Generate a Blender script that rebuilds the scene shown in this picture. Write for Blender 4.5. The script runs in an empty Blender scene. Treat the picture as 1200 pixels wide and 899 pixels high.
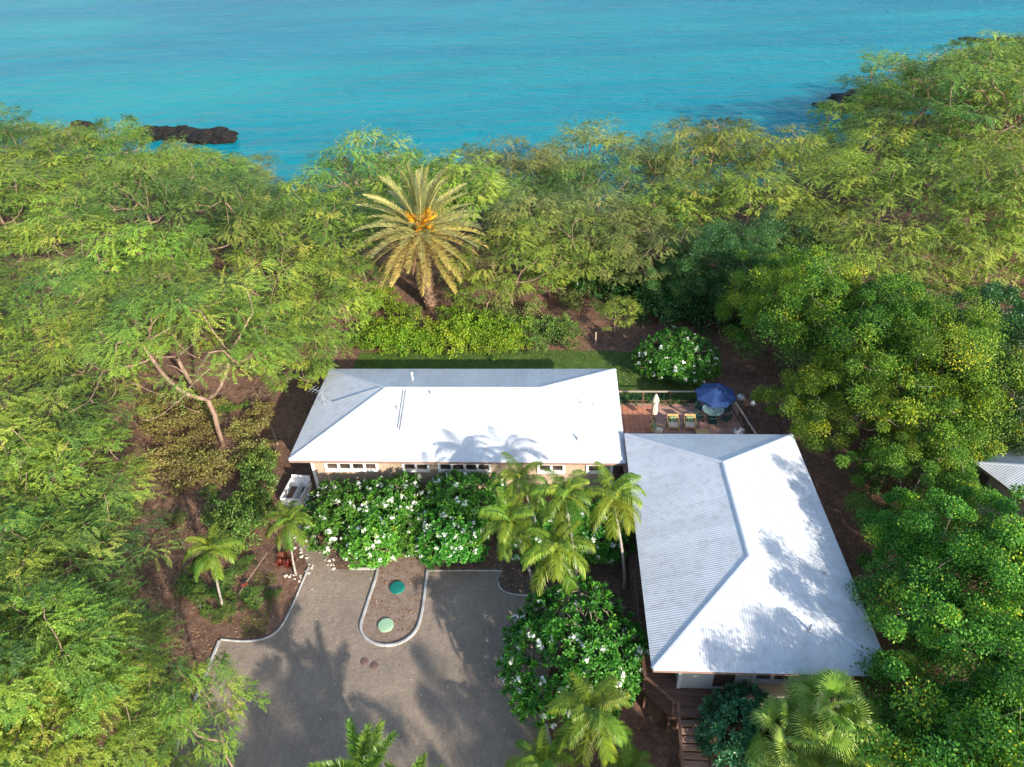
import bpy, math, random
import numpy as np
from mathutils import Matrix, Vector
rad = math.radians
scene = bpy.context.scene
COL = scene.collection

# ------------------------------------------------------------------ camera, sky, sun, exposure
FPX, CX, CY, CAMH = 840.0, 600.0, 449.5, 31.0
PITCH, YAW, ROLL = rad(35.63), rad(4.47), rad(2.53)
_fw = np.array([-math.sin(YAW)*math.cos(PITCH), math.cos(YAW)*math.cos(PITCH), -math.sin(PITCH)])
_r0 = np.array([math.cos(YAW), math.sin(YAW), 0.0]); _d0 = np.cross(_fw, _r0)
_rt = math.cos(ROLL)*_r0 + math.sin(ROLL)*_d0
_dn = -math.sin(ROLL)*_r0 + math.cos(ROLL)*_d0
cam = bpy.data.cameras.new('camera'); cam.sensor_width = 36.0; cam.lens = FPX/1200.0*36.0
cam.clip_start = 0.5; cam.clip_end = 20000
cam_o = bpy.data.objects.new('camera', cam); COL.objects.link(cam_o)
cam_o.matrix_world = Matrix(((_rt[0], -_dn[0], -_fw[0], 0), (_rt[1], -_dn[1], -_fw[1], 0), (_rt[2], -_dn[2], -_fw[2], CAMH), (0, 0, 0, 1)))
scene.camera = cam_o

SUN_DIR = np.array([0.62, -0.785, 0.0]); SUN_EL = rad(22.5)           # where the sun stands: behind the camera, to its right
world = bpy.data.worlds.new('World'); scene.world = world; world.use_nodes = True
nt = world.node_tree; bg = nt.nodes['Background']
sky = nt.nodes.new('ShaderNodeTexSky'); sky.sky_type = 'NISHITA'; sky.sun_disc = False
sky.sun_elevation = SUN_EL; sky.sun_rotation = math.atan2(SUN_DIR[0], SUN_DIR[1])
sky.air_density = 1.0; sky.dust_density = 1.0; sky.ozone_density = 1.0
nt.links.new(sky.outputs[0], bg.inputs[0]); bg.inputs[1].default_value = 0.15
sl = bpy.data.lights.new('sun', 'SUN'); sl.energy = 3.7; sl.angle = rad(0.8); sl.color = (1.0, 0.92, 0.79)
so = bpy.data.objects.new('sun', sl); COL.objects.link(so)
sv = Vector((SUN_DIR[0]*math.cos(SUN_EL), SUN_DIR[1]*math.cos(SUN_EL), math.sin(SUN_EL)))
so.rotation_euler = sv.to_track_quat('Z', 'Y').to_euler(); so.location = (30, -40, 60)
scene.view_settings.view_transform = 'Standard'; scene.view_settings.look = 'None'
scene.view_settings.exposure = 1.33; scene.view_settings.gamma = 1.0
scene.view_settings.use_curve_mapping = False
scene.cycles.max_bounces = 6; scene.cycles.diffuse_bounces = 3; scene.cycles.glossy_bounces = 2
scene.cycles.transmission_bounces = 4; scene.cycles.transparent_max_bounces = 4

# ------------------------------------------------------------------ helpers
def ray(x, y):
    return _rt*(x-CX)/FPX + _dn*(y-CY)/FPX + _fw
def P(x, y, z=0.0):
    """world point at height z seen at photograph pixel x, y"""
    v = ray(x, y); t = (z-CAMH)/v[2]
    return np.array([v[0]*t, v[1]*t, z])
def Q(w):
    k = np.asarray(w, float)-np.array([0, 0, CAMH]); zc = k@_fw
    return CX+FPX*(k@_rt)/zc, CY+FPX*(k@_dn)/zc, FPX/zc

def smooth(a, b, x):
    t = np.clip((np.asarray(x, float)-a)/(b-a), 0, 1); return t*t*(3-2*t)
SHX = [-1500, -400, -150, -110, -85, -62, -48, -35, -15, 10, 30, 45, 60, 85, 105, 140, 300, 1500]
SHY = [420, 220, 140, 126, 122, 118, 108, 97, 93, 94, 104, 120, 134, 158, 184, 225, 420, 900]
def shore(x): return np.interp(x, SHX, SHY)
def ground(x, y):
    x = np.asarray(x, float); y = np.asarray(y, float)
    d = shore(x)-y
    g = -6.8+6.8*smooth(-8, 36, d)
    g = g-0.75*smooth(1.6, 4.2, x)*smooth(22, 17.5, y)
    far = smooth(18, 45, np.abs(x+2))+smooth(52, 70, y)
    g = g+np.clip(far, 0, 1)*(0.35*np.sin(x*0.21+1.3)*np.cos(y*0.17)+0.2*np.sin(x*0.5+y*0.37))
    return g
def G(x, y): return float(ground(x, y))

class MB:
    def __init__(s): s.v = []; s.f = []; s.m = []
    def add(s, vs, fs, m=0):
        o = len(s.v); s.v += [tuple(map(float, p)) for p in vs]; s.f += [tuple(i+o for i in f) for f in fs]; s.m += [m]*len(fs)
    def box(s, c, size, rz=0.0, rx=0.0, ry=0.0, m=0):
        M = Matrix.Rotation(rz, 3, 'Z')@Matrix.Rotation(ry, 3, 'Y')@Matrix.Rotation(rx, 3, 'X')
        hx, hy, hz = size[0]/2, size[1]/2, size[2]/2
        vs = [M@Vector((a*hx, b*hy, d*hz))+Vector(c) for a in (-1, 1) for b in (-1, 1) for d in (-1, 1)]
        s.add(vs, [(0, 1, 3, 2), (4, 6, 7, 5), (0, 4, 5, 1), (2, 3, 7, 6), (0, 2, 6, 4), (1, 5, 7, 3)], m)
    def bar(s, a, b, w, h, m=0):
        a, b = Vector(a), Vector(b); d = b-a; L = d.length; d.normalize()
        up = Vector((0, 0, 1)) if abs(d.z) < 0.95 else Vector((0, 1, 0))
        x = d.cross(up).normalized(); z = x.cross(d)
        vs = [p+x*sx*w/2+z*sz*h/2 for p in (a, b) for sx in (-1, 1) for sz in (-1, 1)]
        s.add(vs, [(0, 2, 3, 1), (4, 5, 7, 6), (0, 1, 5, 4), (2, 6, 7, 3), (0, 4, 6, 2), (1, 3, 7, 5)], m)
    def tube(s, pts, rs, n=6, m=0, cap=True):
        pts = [Vector(p) for p in pts]; vs = []; fs = []
        ref = Vector((0.31, 0.87, 0.39)).normalized()
        for i, p in enumerate(pts):
            d = (pts[min(i+1, len(pts)-1)]-pts[max(i-1, 0)])
            d = d.normalized() if d.length > 1e-6 else Vector((0, 0, 1))
            x = d.cross(ref)
            if x.length < 0.05: x = d.cross(Vector((1, 0, 0)))
            x.normalize(); y = d.cross(x)
            for k in range(n):
                a = 2*math.pi*k/n; vs.append(p+(x*math.cos(a)+y*math.sin(a))*rs[i])
        for i in range(len(pts)-1):
            for k in range(n):
                fs.append((i*n+k, i*n+(k+1) % n, (i+1)*n+(k+1) % n, (i+1)*n+k))
        if cap:
            fs.append(tuple(range(n))[::-1]); fs.append(tuple((len(pts)-1)*n+k for k in range(n)))
        s.add(vs, fs, m)
    def lathe(s, prof, n=16, c=(0, 0, 0), m=0):
        vs = []; fs = []
        for r, z in prof:
            for k in range(n):
                a = 2*math.pi*k/n; vs.append((c[0]+r*math.cos(a), c[1]+r*math.sin(a), c[2]+z))
        for i in range(len(prof)-1):
            for k in range(n): fs.append((i*n+k, i*n+(k+1) % n, (i+1)*n+(k+1) % n, (i+1)*n+k))
        fs.append(tuple(range(n))[::-1]); fs.append(tuple((len(prof)-1)*n+k for k in range(n)))
        s.add(vs, fs, m)
    def mesh(s, name, mats, smooth_=False):
        me = bpy.data.meshes.new(name); me.from_pydata(s.v, [], s.f)
        for m in (mats if isinstance(mats, (list, tuple)) else [mats]): me.materials.append(m)
        if max(s.m, default=0) > 0: me.polygons.foreach_set('material_index', s.m)
        if smooth_: me.polygons.foreach_set('use_smooth', [True]*len(s.f))
        me.update(); return me
    def build(s, name, mats, parent=None, smooth_=False, loc=(0, 0, 0)):
        return link(name, s.mesh(name, mats, smooth_), parent, loc)

def link(name, data, parent=None, loc=(0, 0, 0), rz=0.0):
    o = bpy.data.objects.new(name, data); COL.objects.link(o); o.location = loc; o.rotation_euler = (0, 0, rz)
    if parent: o.parent = parent
    return o
def thing(name, label, cat, loc=(0, 0, 0), rz=0.0, group=None):
    o = link(name, None, None, loc, rz); o.empty_display_size = 0.2
    return tag(o, label, cat, group)
def tag(o, label, cat, group=None, kind=None):
    if label: o['label'] = label
    if cat: o['category'] = cat
    if group: o['group'] = group
    if kind: o['kind'] = kind
    return o
def struct(o): o['kind'] = 'structure'; return o

def polys_mesh(name, V, nv, tone=None, mats=(), smooth_=False):
    """V: (F*nv, 3) array, every nv consecutive points one face"""
    V = np.ascontiguousarray(V, dtype=np.float32).reshape(-1, 3); F = len(V)//nv
    me = bpy.data.meshes.new(name)
    me.vertices.add(len(V)); me.vertices.foreach_set('co', V.ravel())
    me.loops.add(len(V)); me.loops.foreach_set('vertex_index', np.arange(len(V), dtype=np.int32))
    me.polygons.add(F); me.polygons.foreach_set('loop_start', np.arange(0, len(V), nv, dtype=np.int32))
    for m in mats: me.materials.append(m)
    me.update(calc_edges=True)
    if tone is not None:
        a = me.attributes.new('tone', 'FLOAT', 'FACE'); a.data.foreach_set('value', np.asarray(tone, np.float32))
    return me

def unit(a): return a/np.maximum(np.linalg.norm(a, axis=-1, keepdims=True), 1e-9)

# ------------------------------------------------------------------ materials
def newmat(name):
    m = bpy.data.materials.new(name); m.use_nodes = True
    t = m.node_tree; b = t.nodes['Principled BSDF']; return m, t, b
def ramp(t, stops, interp='LINEAR'):
    r = t.nodes.new('ShaderNodeValToRGB'); r.color_ramp.interpolation = interp
    el = r.color_ramp.elements
    while len(el) < len(stops): el.new(0.5)
    for e, (p, c) in zip(el, stops): e.position = p; e.color = (*c, 1)
    return r
def noise(t, scale, detail=4, rough=0.55, coord='Object', vec=None, dist=0.0):
    n = t.nodes.new('ShaderNodeTexNoise'); n.inputs['Scale'].default_value = scale
    n.inputs['Detail'].default_value = detail; n.inputs['Roughness'].default_value = rough; n.inputs['Distortion'].default_value = dist
    if vec is None:
        tc = t.nodes.new('ShaderNodeTexCoord'); t.links.new(tc.outputs[coord], n.inputs['Vector'])
    else: t.links.new(vec, n.inputs['Vector'])
    return n
def bump(t, b, h, strength, dist, prev=None):
    n = t.nodes.new('ShaderNodeBump'); n.inputs['Strength'].default_value = strength; n.inputs['Distance'].default_value = dist
    t.links.new(h, n.inputs['Height'])
    if prev: t.links.new(prev.outputs[0], n.inputs['Normal'])
    t.links.new(n.outputs[0], b.inputs['Normal']); return n
def mixc(t, fac, a, b, mode='MIX'):
    n = t.nodes.new('ShaderNodeMix'); n.data_type = 'RGBA'; n.blend_type = mode
    for s, v in ((0, fac), (6, a), (7, b)):
        if isinstance(v, (int, float)): n.inputs[s].default_value = v
        elif isinstance(v, tuple): n.inputs[s].default_value = (*v, 1)
        else: t.links.new(v, n.inputs[s])
    return n.outputs[2]
def mapped(t, scale=(1, 1, 1), coord='Object', rot=(0, 0, 0)):
    tc = t.nodes.new('ShaderNodeTexCoord'); m = t.nodes.new('ShaderNodeMapping')
    m.inputs['Scale'].default_value = scale; m.inputs['Rotation'].default_value = rot
    t.links.new(tc.outputs[coord], m.inputs[0]); return m.outputs[0]

def mottled(name, c0, c1, scale=3.0, rough=0.8, bs=0.3, bd=0.02, spec=0.3, fine=30.0, vec_scale=(1, 1, 1), rnd=0.0, metal=0.0):
    m, t, b = newmat(name); v = mapped(t, vec_scale)
    n = noise(t, scale, 5, vec=v); r = ramp(t, [(0.3, c0), (0.7, c1)]); t.links.new(n.outputs[0], r.inputs[0])
    col = r.outputs[0]
    if rnd:
        oi = t.nodes.new('ShaderNodeObjectInfo'); mr = t.nodes.new('ShaderNodeMapRange')
        mr.inputs[3].default_value = 1-rnd; mr.inputs[4].default_value = 1+rnd; t.links.new(oi.outputs['Random'], mr.inputs[0])
        h = t.nodes.new('ShaderNodeHueSaturation'); t.links.new(col, h.inputs['Color']); t.links.new(mr.outputs[0], h.inputs['Value']); col = h.outputs[0]
    t.links.new(col, b.inputs['Base Color'])
    b.inputs['Roughness'].default_value = rough; b.inputs['Specular IOR Level'].default_value = spec; b.inputs['Metallic'].default_value = metal
    f = noise(t, fine, 4, vec=v); bump(t, b, f.outputs[0], bs, bd)
    return m

def leafmat(name, stops, trans=0.22, rough=0.5, hue=0.018, val=0.27, spec=0.35, tcol=1.25):
    m, t, b = newmat(name)
    a = t.nodes.new('ShaderNodeAttribute'); a.attribute_name = 'tone'
    r = ramp(t, stops); t.links.new(a.outputs['Fac'], r.inputs[0])
    oi = t.nodes.new('ShaderNodeObjectInfo')
    h = t.nodes.new('ShaderNodeHueSaturation')
    m1 = t.nodes.new('ShaderNodeMapRange'); m1.inputs[3].default_value = 0.5-hue; m1.inputs[4].default_value = 0.5+hue
    m2 = t.nodes.new('ShaderNodeMapRange'); m2.inputs[3].default_value = 1-val; m2.inputs[4].default_value = 1+val
    mul = t.nodes.new('ShaderNodeMath'); mul.operation = 'MULTIPLY'; mul.inputs[1].default_value = 7.31
    fr = t.nodes.new('ShaderNodeMath'); fr.operation = 'FRACT'
    t.links.new(oi.outputs['Random'], m1.inputs[0]); t.links.new(oi.outputs['Random'], mul.inputs[0]); t.links.new(mul.outputs[0], fr.inputs[0]); t.links.new(fr.outputs[0], m2.inputs[0])
    t.links.new(m1.outputs[0], h.inputs['Hue']); t.links.new(m2.outputs[0], h.inputs['Value']); t.links.new(r.outputs[0], h.inputs['Color'])
    t.links.new(h.outputs[0], b.inputs['Base Color']); b.inputs['Roughness'].default_value = rough; b.inputs['Specular IOR Level'].default_value = spec
    tr = t.nodes.new('ShaderNodeBsdfTranslucent'); g = t.nodes.new('ShaderNodeHueSaturation'); g.inputs['Value'].default_value = tcol; g.inputs['Saturation'].default_value = 1.1
    t.links.new(h.outputs[0], g.inputs['Color']); t.links.new(g.outputs[0], tr.inputs[0])
    mx = t.nodes.new('ShaderNodeMixShader'); mx.inputs[0].default_value = trans
    out = t.nodes['Material Output']
    t.links.new(b.outputs[0], mx.inputs[1]); t.links.new(tr.outputs[0], mx.inputs[2]); t.links.new(mx.outputs[0], out.inputs[0])
    return m

L_LIME = leafmat('leaf_lime', [(0, (0.056, 0.103, 0.019)), (.35, (0.116, 0.201, 0.025)), (.6, (0.177, 0.268, 0.030)), (.85, (0.265, 0.335, 0.033)), (1, (0.344, 0.330, 0.053))])
L_GREEN = leafmat('leaf_green', [(0, (0.038, 0.087, 0.022)), (.4, (0.089, 0.175, 0.029)), (.7, (0.142, 0.242, 0.036)), (1, (0.263, 0.310, 0.054))])
L_YELLOW = leafmat('leaf_yellowgreen', [(0, (0.063, 0.113, 0.020)), (.4, (0.151, 0.230, 0.027)), (.7, (0.231, 0.319, 0.032)), (1, (0.336, 0.353, 0.054))])
L_OLIVE = leafmat('leaf_olive', [(0, (0.086, 0.115, 0.032)), (.5, (0.158, 0.196, 0.045)), (.9, (0.243, 0.277, 0.059)), (1, (0.316, 0.297, 0.086))])
L_BROAD = leafmat('leaf_broad', [(0, (0.022, 0.072, 0.013)), (.4, (0.062, 0.165, 0.018)), (.7, (0.123, 0.259, 0.022)), (.9, (0.291, 0.363, 0.026)), (1, (0.560, 0.462, 0.039))], trans=.2, rough=.5, spec=.22)
L_BROADY = leafmat('leaf_broad_gold', [(0, (0.036, 0.103, 0.013)), (.45, (0.089, 0.199, 0.017)), (.7, (0.190, 0.295, 0.020)), (.88, (0.356, 0.398, 0.022)), (1, (0.535, 0.494, 0.033))], trans=.2, rough=.5, spec=.22)
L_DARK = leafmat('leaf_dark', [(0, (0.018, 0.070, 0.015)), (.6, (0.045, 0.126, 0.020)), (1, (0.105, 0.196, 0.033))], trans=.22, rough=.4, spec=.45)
L_PLUM = leafmat('leaf_plumeria', [(0, (0.033, 0.123, 0.019)), (.5, (0.069, 0.219, 0.024)), (.9, (0.143, 0.335, 0.032)), (1, (0.306, 0.422, 0.053))], trans=.2, rough=.45, spec=.3)
L_PLUMB = leafmat('leaf_plumeria_bluish', [(0, (0.031, 0.127, 0.058)), (.5, (0.062, 0.205, 0.084)), (.9, (0.137, 0.332, 0.126)), (1, (0.234, 0.429, 0.168))], trans=.18, rough=.36, spec=.5)
L_HEDGE = leafmat('leaf_hedge', [(0, (0.076, 0.160, 0.013)), (.5, (0.164, 0.278, 0.015)), (.9, (0.277, 0.358, 0.022)), (1, (0.428, 0.370, 0.044))], trans=.3)
L_DRY = leafmat('leaf_dry', [(0, (0.120, 0.090, 0.033)), (.5, (0.228, 0.192, 0.055)), (.8, (0.240, 0.252, 0.055)), (1, (0.360, 0.288, 0.110))], trans=.25)
L_PALM = leafmat('leaf_palm', [(0, (.06, .14, .014)), (.5, (.13, .22, .02)), (1, (.32, .34, .03))], trans=.3, rough=.45, spec=.3, hue=.025, val=.3)
L_PALMD = leafmat('leaf_palm_deep', [(0, (0.052, 0.132, 0.018)), (.5, (0.117, 0.218, 0.025)), (1, (0.247, 0.322, 0.040))], trans=.3, rough=.4, spec=.45)
L_DATE = leafmat('leaf_date_palm', [(0, (.20, .21, .075)), (.5, (.33, .32, .11)), (1, (.48, .42, .14))], trans=.25, rough=.45, spec=.4, hue=.01, val=.12)
L_DATED = leafmat('leaf_date_palm_old', [(0, (0.297, 0.252, 0.072)), (.5, (0.440, 0.347, 0.099)), (1, (0.550, 0.420, 0.126))], trans=.2, rough=.6, spec=.2, hue=.01, val=.15)
L_DEAD = leafmat('leaf_dead', [(0, (.16, .09, .045)), (.5, (.24, .14, .075)), (1, (.33, .21, .12))], trans=.15, rough=.8, spec=.1)
L_FAN = leafmat('leaf_fan_palm', [(0, (0.149, 0.241, 0.035)), (.5, (0.280, 0.397, 0.065)), (1, (0.495, 0.587, 0.119))], trans=.3, rough=.4, spec=.45)
L_RED = leafmat('leaf_red', [(0, (.15, .03, .02)), (.5, (.28, .055, .04)), (1, (.36, .13, .07))], trans=.3)
PETAL = leafmat('petal_white', [(0, (.78, .76, .70)), (1, (.86, .84, .78))], trans=.3, hue=.0, val=.03)
BARK = mottled('bark_reddish', (.13, .08, .057), (.34, .225, .165), 4, .9, .6, .03, fine=18, vec_scale=(1, 1, .25))
BARKG = mottled('bark_grey', (.13, .10, .08), (.30, .24, .19), 4, .9, .5, .02, fine=18, vec_scale=(1, 1, .3))
TWIG = mottled('dry_twig', (.11, .075, .05), (.25, .185, .135), 6, .9, .3, .01)
PALMBARK = mottled('palm_trunk', (.20, .175, .15), (.40, .36, .31), 3, .85, .5, .02, fine=9, vec_scale=(.3, .3, 3))
SHAFT = mottled('palm_crownshaft', (.20, .22, .05), (.42, .36, .10), 2, .5, .1, .01)
DATEBARK = mottled('date_palm_boots', (.10, .06, .04), (.27, .17, .11), 5, .95, .8, .05, fine=10)
ORANGE = mottled('date_flower_stalk', (.55, .24, .012), (.80, .40, .02), 8, .6, .2, .01)
ROOFM, _t, _b = newmat('white_roof_metal')
_n = noise(_t, .6, 5, vec=mapped(_t, (1, 1, 1))); _r = ramp(_t, [(.25, (.47, .485, .50)), (.75, (.56, .57, .575))]); _t.links.new(_n.outputs[0], _r.inputs[0])
_oi = _t.nodes.new('ShaderNodeObjectInfo'); _mr = _t.nodes.new('ShaderNodeMapRange'); _mr.inputs[3].default_value = .94; _mr.inputs[4].default_value = 1.03
_h = _t.nodes.new('ShaderNodeHueSaturation'); _t.links.new(_oi.outputs['Random'], _mr.inputs[0]); _t.links.new(_mr.outputs[0], _h.inputs['Value']); _t.links.new(_r.outputs[0], _h.inputs['Color'])
_n2 = noise(_t, 2.6, 5, .65, vec=mapped(_t, (1, 1, .4))); _r2 = ramp(_t, [(.34, (.84, .83, .82)), (.5, (1, 1, 1)), (.8, (1.03, 1.03, 1.03))]); _t.links.new(_n2.outputs[0], _r2.inputs[0])
_t.links.new(mixc(_t, 1.0, _h.outputs[0], _r2.outputs[0], 'MULTIPLY'), _b.inputs['Base Color']); _b.inputs['Roughness'].default_value = .42; _b.inputs['Specular IOR Level'].default_value = .45
CAPM = mottled('roof_cap_metal', (.44, .46, .49), (.52, .54, .57), 2, .45, .1, .005)
FASCIA = mottled('fascia_paint', (.24, .145, .11), (.32, .20, .155), 3, .7, .2, .005)
SOFFIT = mottled('soffit_paint', (.42, .36, .29), (.50, .43, .35), 3, .8, .1, .005)
WALL = mottled('wall_tan_paint', (.36, .27, .185), (.43, .33, .235), 1.2, .85, .25, .008, fine=40)
WALLW = mottled('wall_pale_paint', (.52, .50, .46), (.60, .58, .54), 1.5, .8, .2, .006)
WHITE = mottled('white_trim_paint', (.66, .65, .62), (.76, .75, .72), 3, .55, .1, .004)
BROWNW = mottled('stained_timber', (.085, .045, .032), (.16, .09, .065), 4, .75, .4, .01, fine=30, vec_scale=(.3, 3, 3), rnd=.15)
DECKW = mottled('deck_board_timber', (.34, .185, .135), (.47, .265, .20), 4, .75, .4, .01, fine=30, vec_scale=(.4, 3, 3), rnd=.18)
PORCHW = mottled('porch_board_timber', (.10, .055, .042), (.18, .10, .078), 4, .75, .4, .01, fine=30, vec_scale=(.4, 3, 3), rnd=.2)
STEPW = mottled('step_timber', (.20, .12, .085), (.34, .22, .16), 4, .8, .4, .01, fine=30, vec_scale=(.4, 3, 3), rnd=.18)
TILE = mottled('terracotta_tile', (.36, .145, .08), (.50, .22, .13), 4, .7, .3, .006, rnd=.12)
RAILC = mottled('rail_cap_timber', (.32, .24, .18), (.44, .34, .27), 4, .75, .3, .006, vec_scale=(.4, 3, 3))
GLASS, _t, _b = newmat('window_glass'); _n = noise(_t, 1.3, 2); _r = ramp(_t, [(.35, (.02, .018, .016)), (.7, (.10, .07, .055))]); _t.links.new(_n.outputs[0], _r.inputs[0]); _t.links.new(_r.outputs[0], _b.inputs['Base Color']); _b.inputs['Roughness'].default_value = .06; _b.inputs['Specular IOR Level'].default_value = .6
GREYM = mottled('galvanised_pipe', (.36, .37, .39), (.5, .5, .52), 5, .4, .1, .003, metal=.5)
DARKM = mottled('dark_green_metal', (.012, .045, .04), (.03, .075, .065), 5, .45, .1, .003)
TTOP = mottled('green_glass_tabletop', (.20, .32, .30), (.30, .42, .40), 9, .12, .05, .001, spec=.6)
NAVY = mottled('navy_canvas', (.013, .035, .11), (.02, .05, .15), 2, .85, .2, .004)
CREAM = mottled('cream_canvas', (.55, .46, .34), (.66, .57, .44), 2, .9, .3, .006)
TEAK = mottled('teak', (.42, .26, .10), (.55, .36, .16), 4, .65, .3, .004, vec_scale=(1, 1, 5))
KERBM = mottled('kerb_weathered', (.26, .25, .24), (.50, .49, .47), 2.2, .8, .4, .006, fine=14)
TEALP = mottled('dark_teal_plastic', (.006, .13, .10), (.012, .18, .14), 3, .5, .1, .003)
GREENP = mottled('pale_green_plastic', (.24, .40, .25), (.33, .48, .31), 3, .6, .1, .003)
RUSTP = mottled('brown_cover', (.12, .065, .055), (.18, .105, .09), 5, .7, .2, .003)
STONE = mottled('pale_stone', (.30, .25, .20), (.60, .55, .48), 3, .9, .6, .02, rnd=.25)
LAVA = mottled('lava_rock', (.005, .0045, .0045), (.020, .016, .014), 1.2, .85, 1.0, .25, fine=4, spec=.25)
REDF = mottled('red_flag', (.5, .03, .03), (.6, .06, .05), 4, .8, .1, .002)
STRIPE, _t, _b = newmat('striped_cushion')
_v = mapped(_t); _sx = _t.nodes.new('ShaderNodeSeparateXYZ'); _t.links.new(_v, _sx.inputs[0])
_mm = _t.nodes.new('ShaderNodeMath'); _mm.operation = 'MULTIPLY'; _mm.inputs[1].default_value = 5.0; _t.links.new(_sx.outputs[0], _mm.inputs[0])
_ff = _t.nodes.new('ShaderNodeMath'); _ff.operation = 'FRACT'; _t.links.new(_mm.outputs[0], _ff.inputs[0])
_r = ramp(_t, [(0, (.03, .13, .07)), (.33, (.40, .36, .10)), (.5, (.05, .19, .15)), (.8, (.42, .38, .16))], 'CONSTANT'); _t.links.new(_ff.outputs[0], _r.inputs[0]); _t.links.new(_r.outputs[0], _b.inputs['Base Color']); _b.inputs['Roughness'].default_value = .9

# ground: red-brown dirt with litter, dark lava near the water
DIRT, t, b = newmat('dirt_ground')
n1 = noise(t, .22, 6); n2 = noise(t, 2.2, 6, .65); n3 = noise(t, 14, 5, .7)
r1 = ramp(t, [(.3, (.11, .062, .044)), (.55, (.19, .115, .083)), (.8, (.29, .19, .14))]); t.links.new(n2.outputs[0], r1.inputs[0])
r2 = ramp(t, [(.40, (.72, .70, .68)), (.62, (1.12, 1.05, 1.0))]); t.links.new(n1.outputs[0], r2.inputs[0])
c = mixc(t, 1.0, r1.outputs[0], r2.outputs[0], 'MULTIPLY')
r3 = ramp(t, [(.62, (0, 0, 0)), (.72, (1, 1, 1))]); t.links.new(n3.outputs[0], r3.inputs[0])
c = mixc(t, r3.outputs[0], c, (.27, .19, .13))
geo = t.nodes.new('ShaderNodeNewGeometry'); sp = t.nodes.new('ShaderNodeSeparateXYZ'); t.links.new(geo.outputs['Position'], sp.inputs[0])
mr = t.nodes.new('ShaderNodeMapRange'); mr.inputs[1].default_value = -3.4; mr.inputs[2].default_value = -4.6; t.links.new(sp.outputs[2], mr.inputs[0])
c = mixc(t, mr.outputs[0], c, (.03, .026, .024))
t.links.new(c, b.inputs['Base Color']); b.inputs['Roughness'].default_value = .95; b.inputs['Specular IOR Level'].default_value = .15
bump(t, b, n3.outputs[0], .7, .05, bump(t, b, n2.outputs[0], .6, .12))

GRAVEL, t, b = newmat('gravel')
n1 = noise(t, .35, 4, .6, dist=.6); n2 = noise(t, 26, 4, .75); n3 = noise(t, 3.2, 5, .6, vec=mapped(t, (1, .35, 1)))
vo = t.nodes.new('ShaderNodeTexVoronoi'); vo.inputs['Scale'].default_value = 30; tc = t.nodes.new('ShaderNodeTexCoord'); t.links.new(tc.outputs['Object'], vo.inputs['Vector'])
r1 = ramp(t, [(.25, (.190, .150, .118)), (.5, (.310, .252, .200)), (.8, (.45, .375, .295))]); t.links.new(n2.outputs[0], r1.inputs[0])
r2 = ramp(t, [(.32, (.84, .83, .84)), (.66, (1.08, 1.06, 1.03))]); t.links.new(n1.outputs[0], r2.inputs[0])
r3 = ramp(t, [(.35, (.9, .9, .9)), (.65, (1.05, 1.05, 1.05))]); t.links.new(n3.outputs[0], r3.inputs[0])
c = mixc(t, 1.0, mixc(t, 1.0, r1.outputs[0], r2.outputs[0], 'MULTIPLY'), r3.outputs[0], 'MULTIPLY')
t.links.new(c, b.inputs['Base Color']); b.inputs['Roughness'].default_value = .92; b.inputs['Specular IOR Level'].default_value = .2
n4 = noise(t, 2.6, 5, .6); bump(t, b, n4.outputs[0], .8, .10, bump(t, b, n3.outputs[0], .5, .06, bump(t, b, vo.outputs['Distance'], 1.0, .04)))
n5 = noise(t, 7, 5, .7); r5 = ramp(t, [(.3, (.86, .85, .84)), (.7, (1.1, 1.09, 1.07))]); t.links.new(n5.outputs[0], r5.inputs[0]); t.links.new(mixc(t, 1.0, c, r5.outputs[0], 'MULTIPLY'), b.inputs['Base Color'])

BED = mottled('mulch_bed', (.075, .048, .036), (.16, .105, .078), 3, .95, .8, .04, fine=22)
ISLB = mottled('island_dirt', (.17, .115, .085), (.27, .20, .155), 2.2, .95, .7, .03, fine=26)
LAWN = mottled('lawn_turf', (.035, .075, .012), (.075, .125, .022), 1.1, .9, .8, .04, fine=30)
GRASS = leafmat('grass_blades', [(0, (.05, .10, .012)), (.5, (.10, .16, .02)), (1, (.19, .22, .04))], trans=.3)

WATER, t, b = newmat('sea_water')
v = mapped(t, (1, 1, 1), rot=(0, 0, rad(2)))
nA = noise(t, .008, 4, .5, vec=mapped(t, (.55, 1.6, 1)), dist=.8)
r1 = ramp(t, [(.30, (.008, .140, .220)), (.46, (.007, .178, .235)), (.62, (.009, .218, .248)), (.75, (.014, .250, .258))]); t.links.new(nA.outputs[0], r1.inputs[0])
nB = noise(t, .05, 5, .55, vec=mapped(t, (.35, 1.3, 1)), dist=.8)
r2 = ramp(t, [(.34, (.86, .89, .92)), (.6, (1.04, 1.03, 1.02))]); t.links.new(nB.outputs[0], r2.inputs[0])
geo = t.nodes.new('ShaderNodeNewGeometry'); sp = t.nodes.new('ShaderNodeSeparateXYZ'); t.links.new(geo.outputs['Position'], sp.inputs[0])
mr = t.nodes.new('ShaderNodeMapRange'); mr.inputs[1].default_value = 150; mr.inputs[2].default_value = 420; t.links.new(sp.outputs[1], mr.inputs[0])   # deeper water offshore
c = mixc(t, mr.outputs[0], r1.outputs[0], (.011, .145, .235))
c = mixc(t, 1.0, c, r2.outputs[0], 'MULTIPLY')
t.links.new(c, b.inputs['Base Color']); b.inputs['Roughness'].default_value = .18; b.inputs['IOR'].default_value = 1.33; b.inputs['Specular IOR Level'].default_value = .16
w1 = noise(t, .22, 6, .62, vec=mapped(t, (.7, 1.2, 1), rot=(0, 0, rad(9))), dist=.5); w2 = noise(t, .9, 4, .6, vec=mapped(t, (.8, 1.2, 1), rot=(0, 0, rad(-12))))
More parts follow.
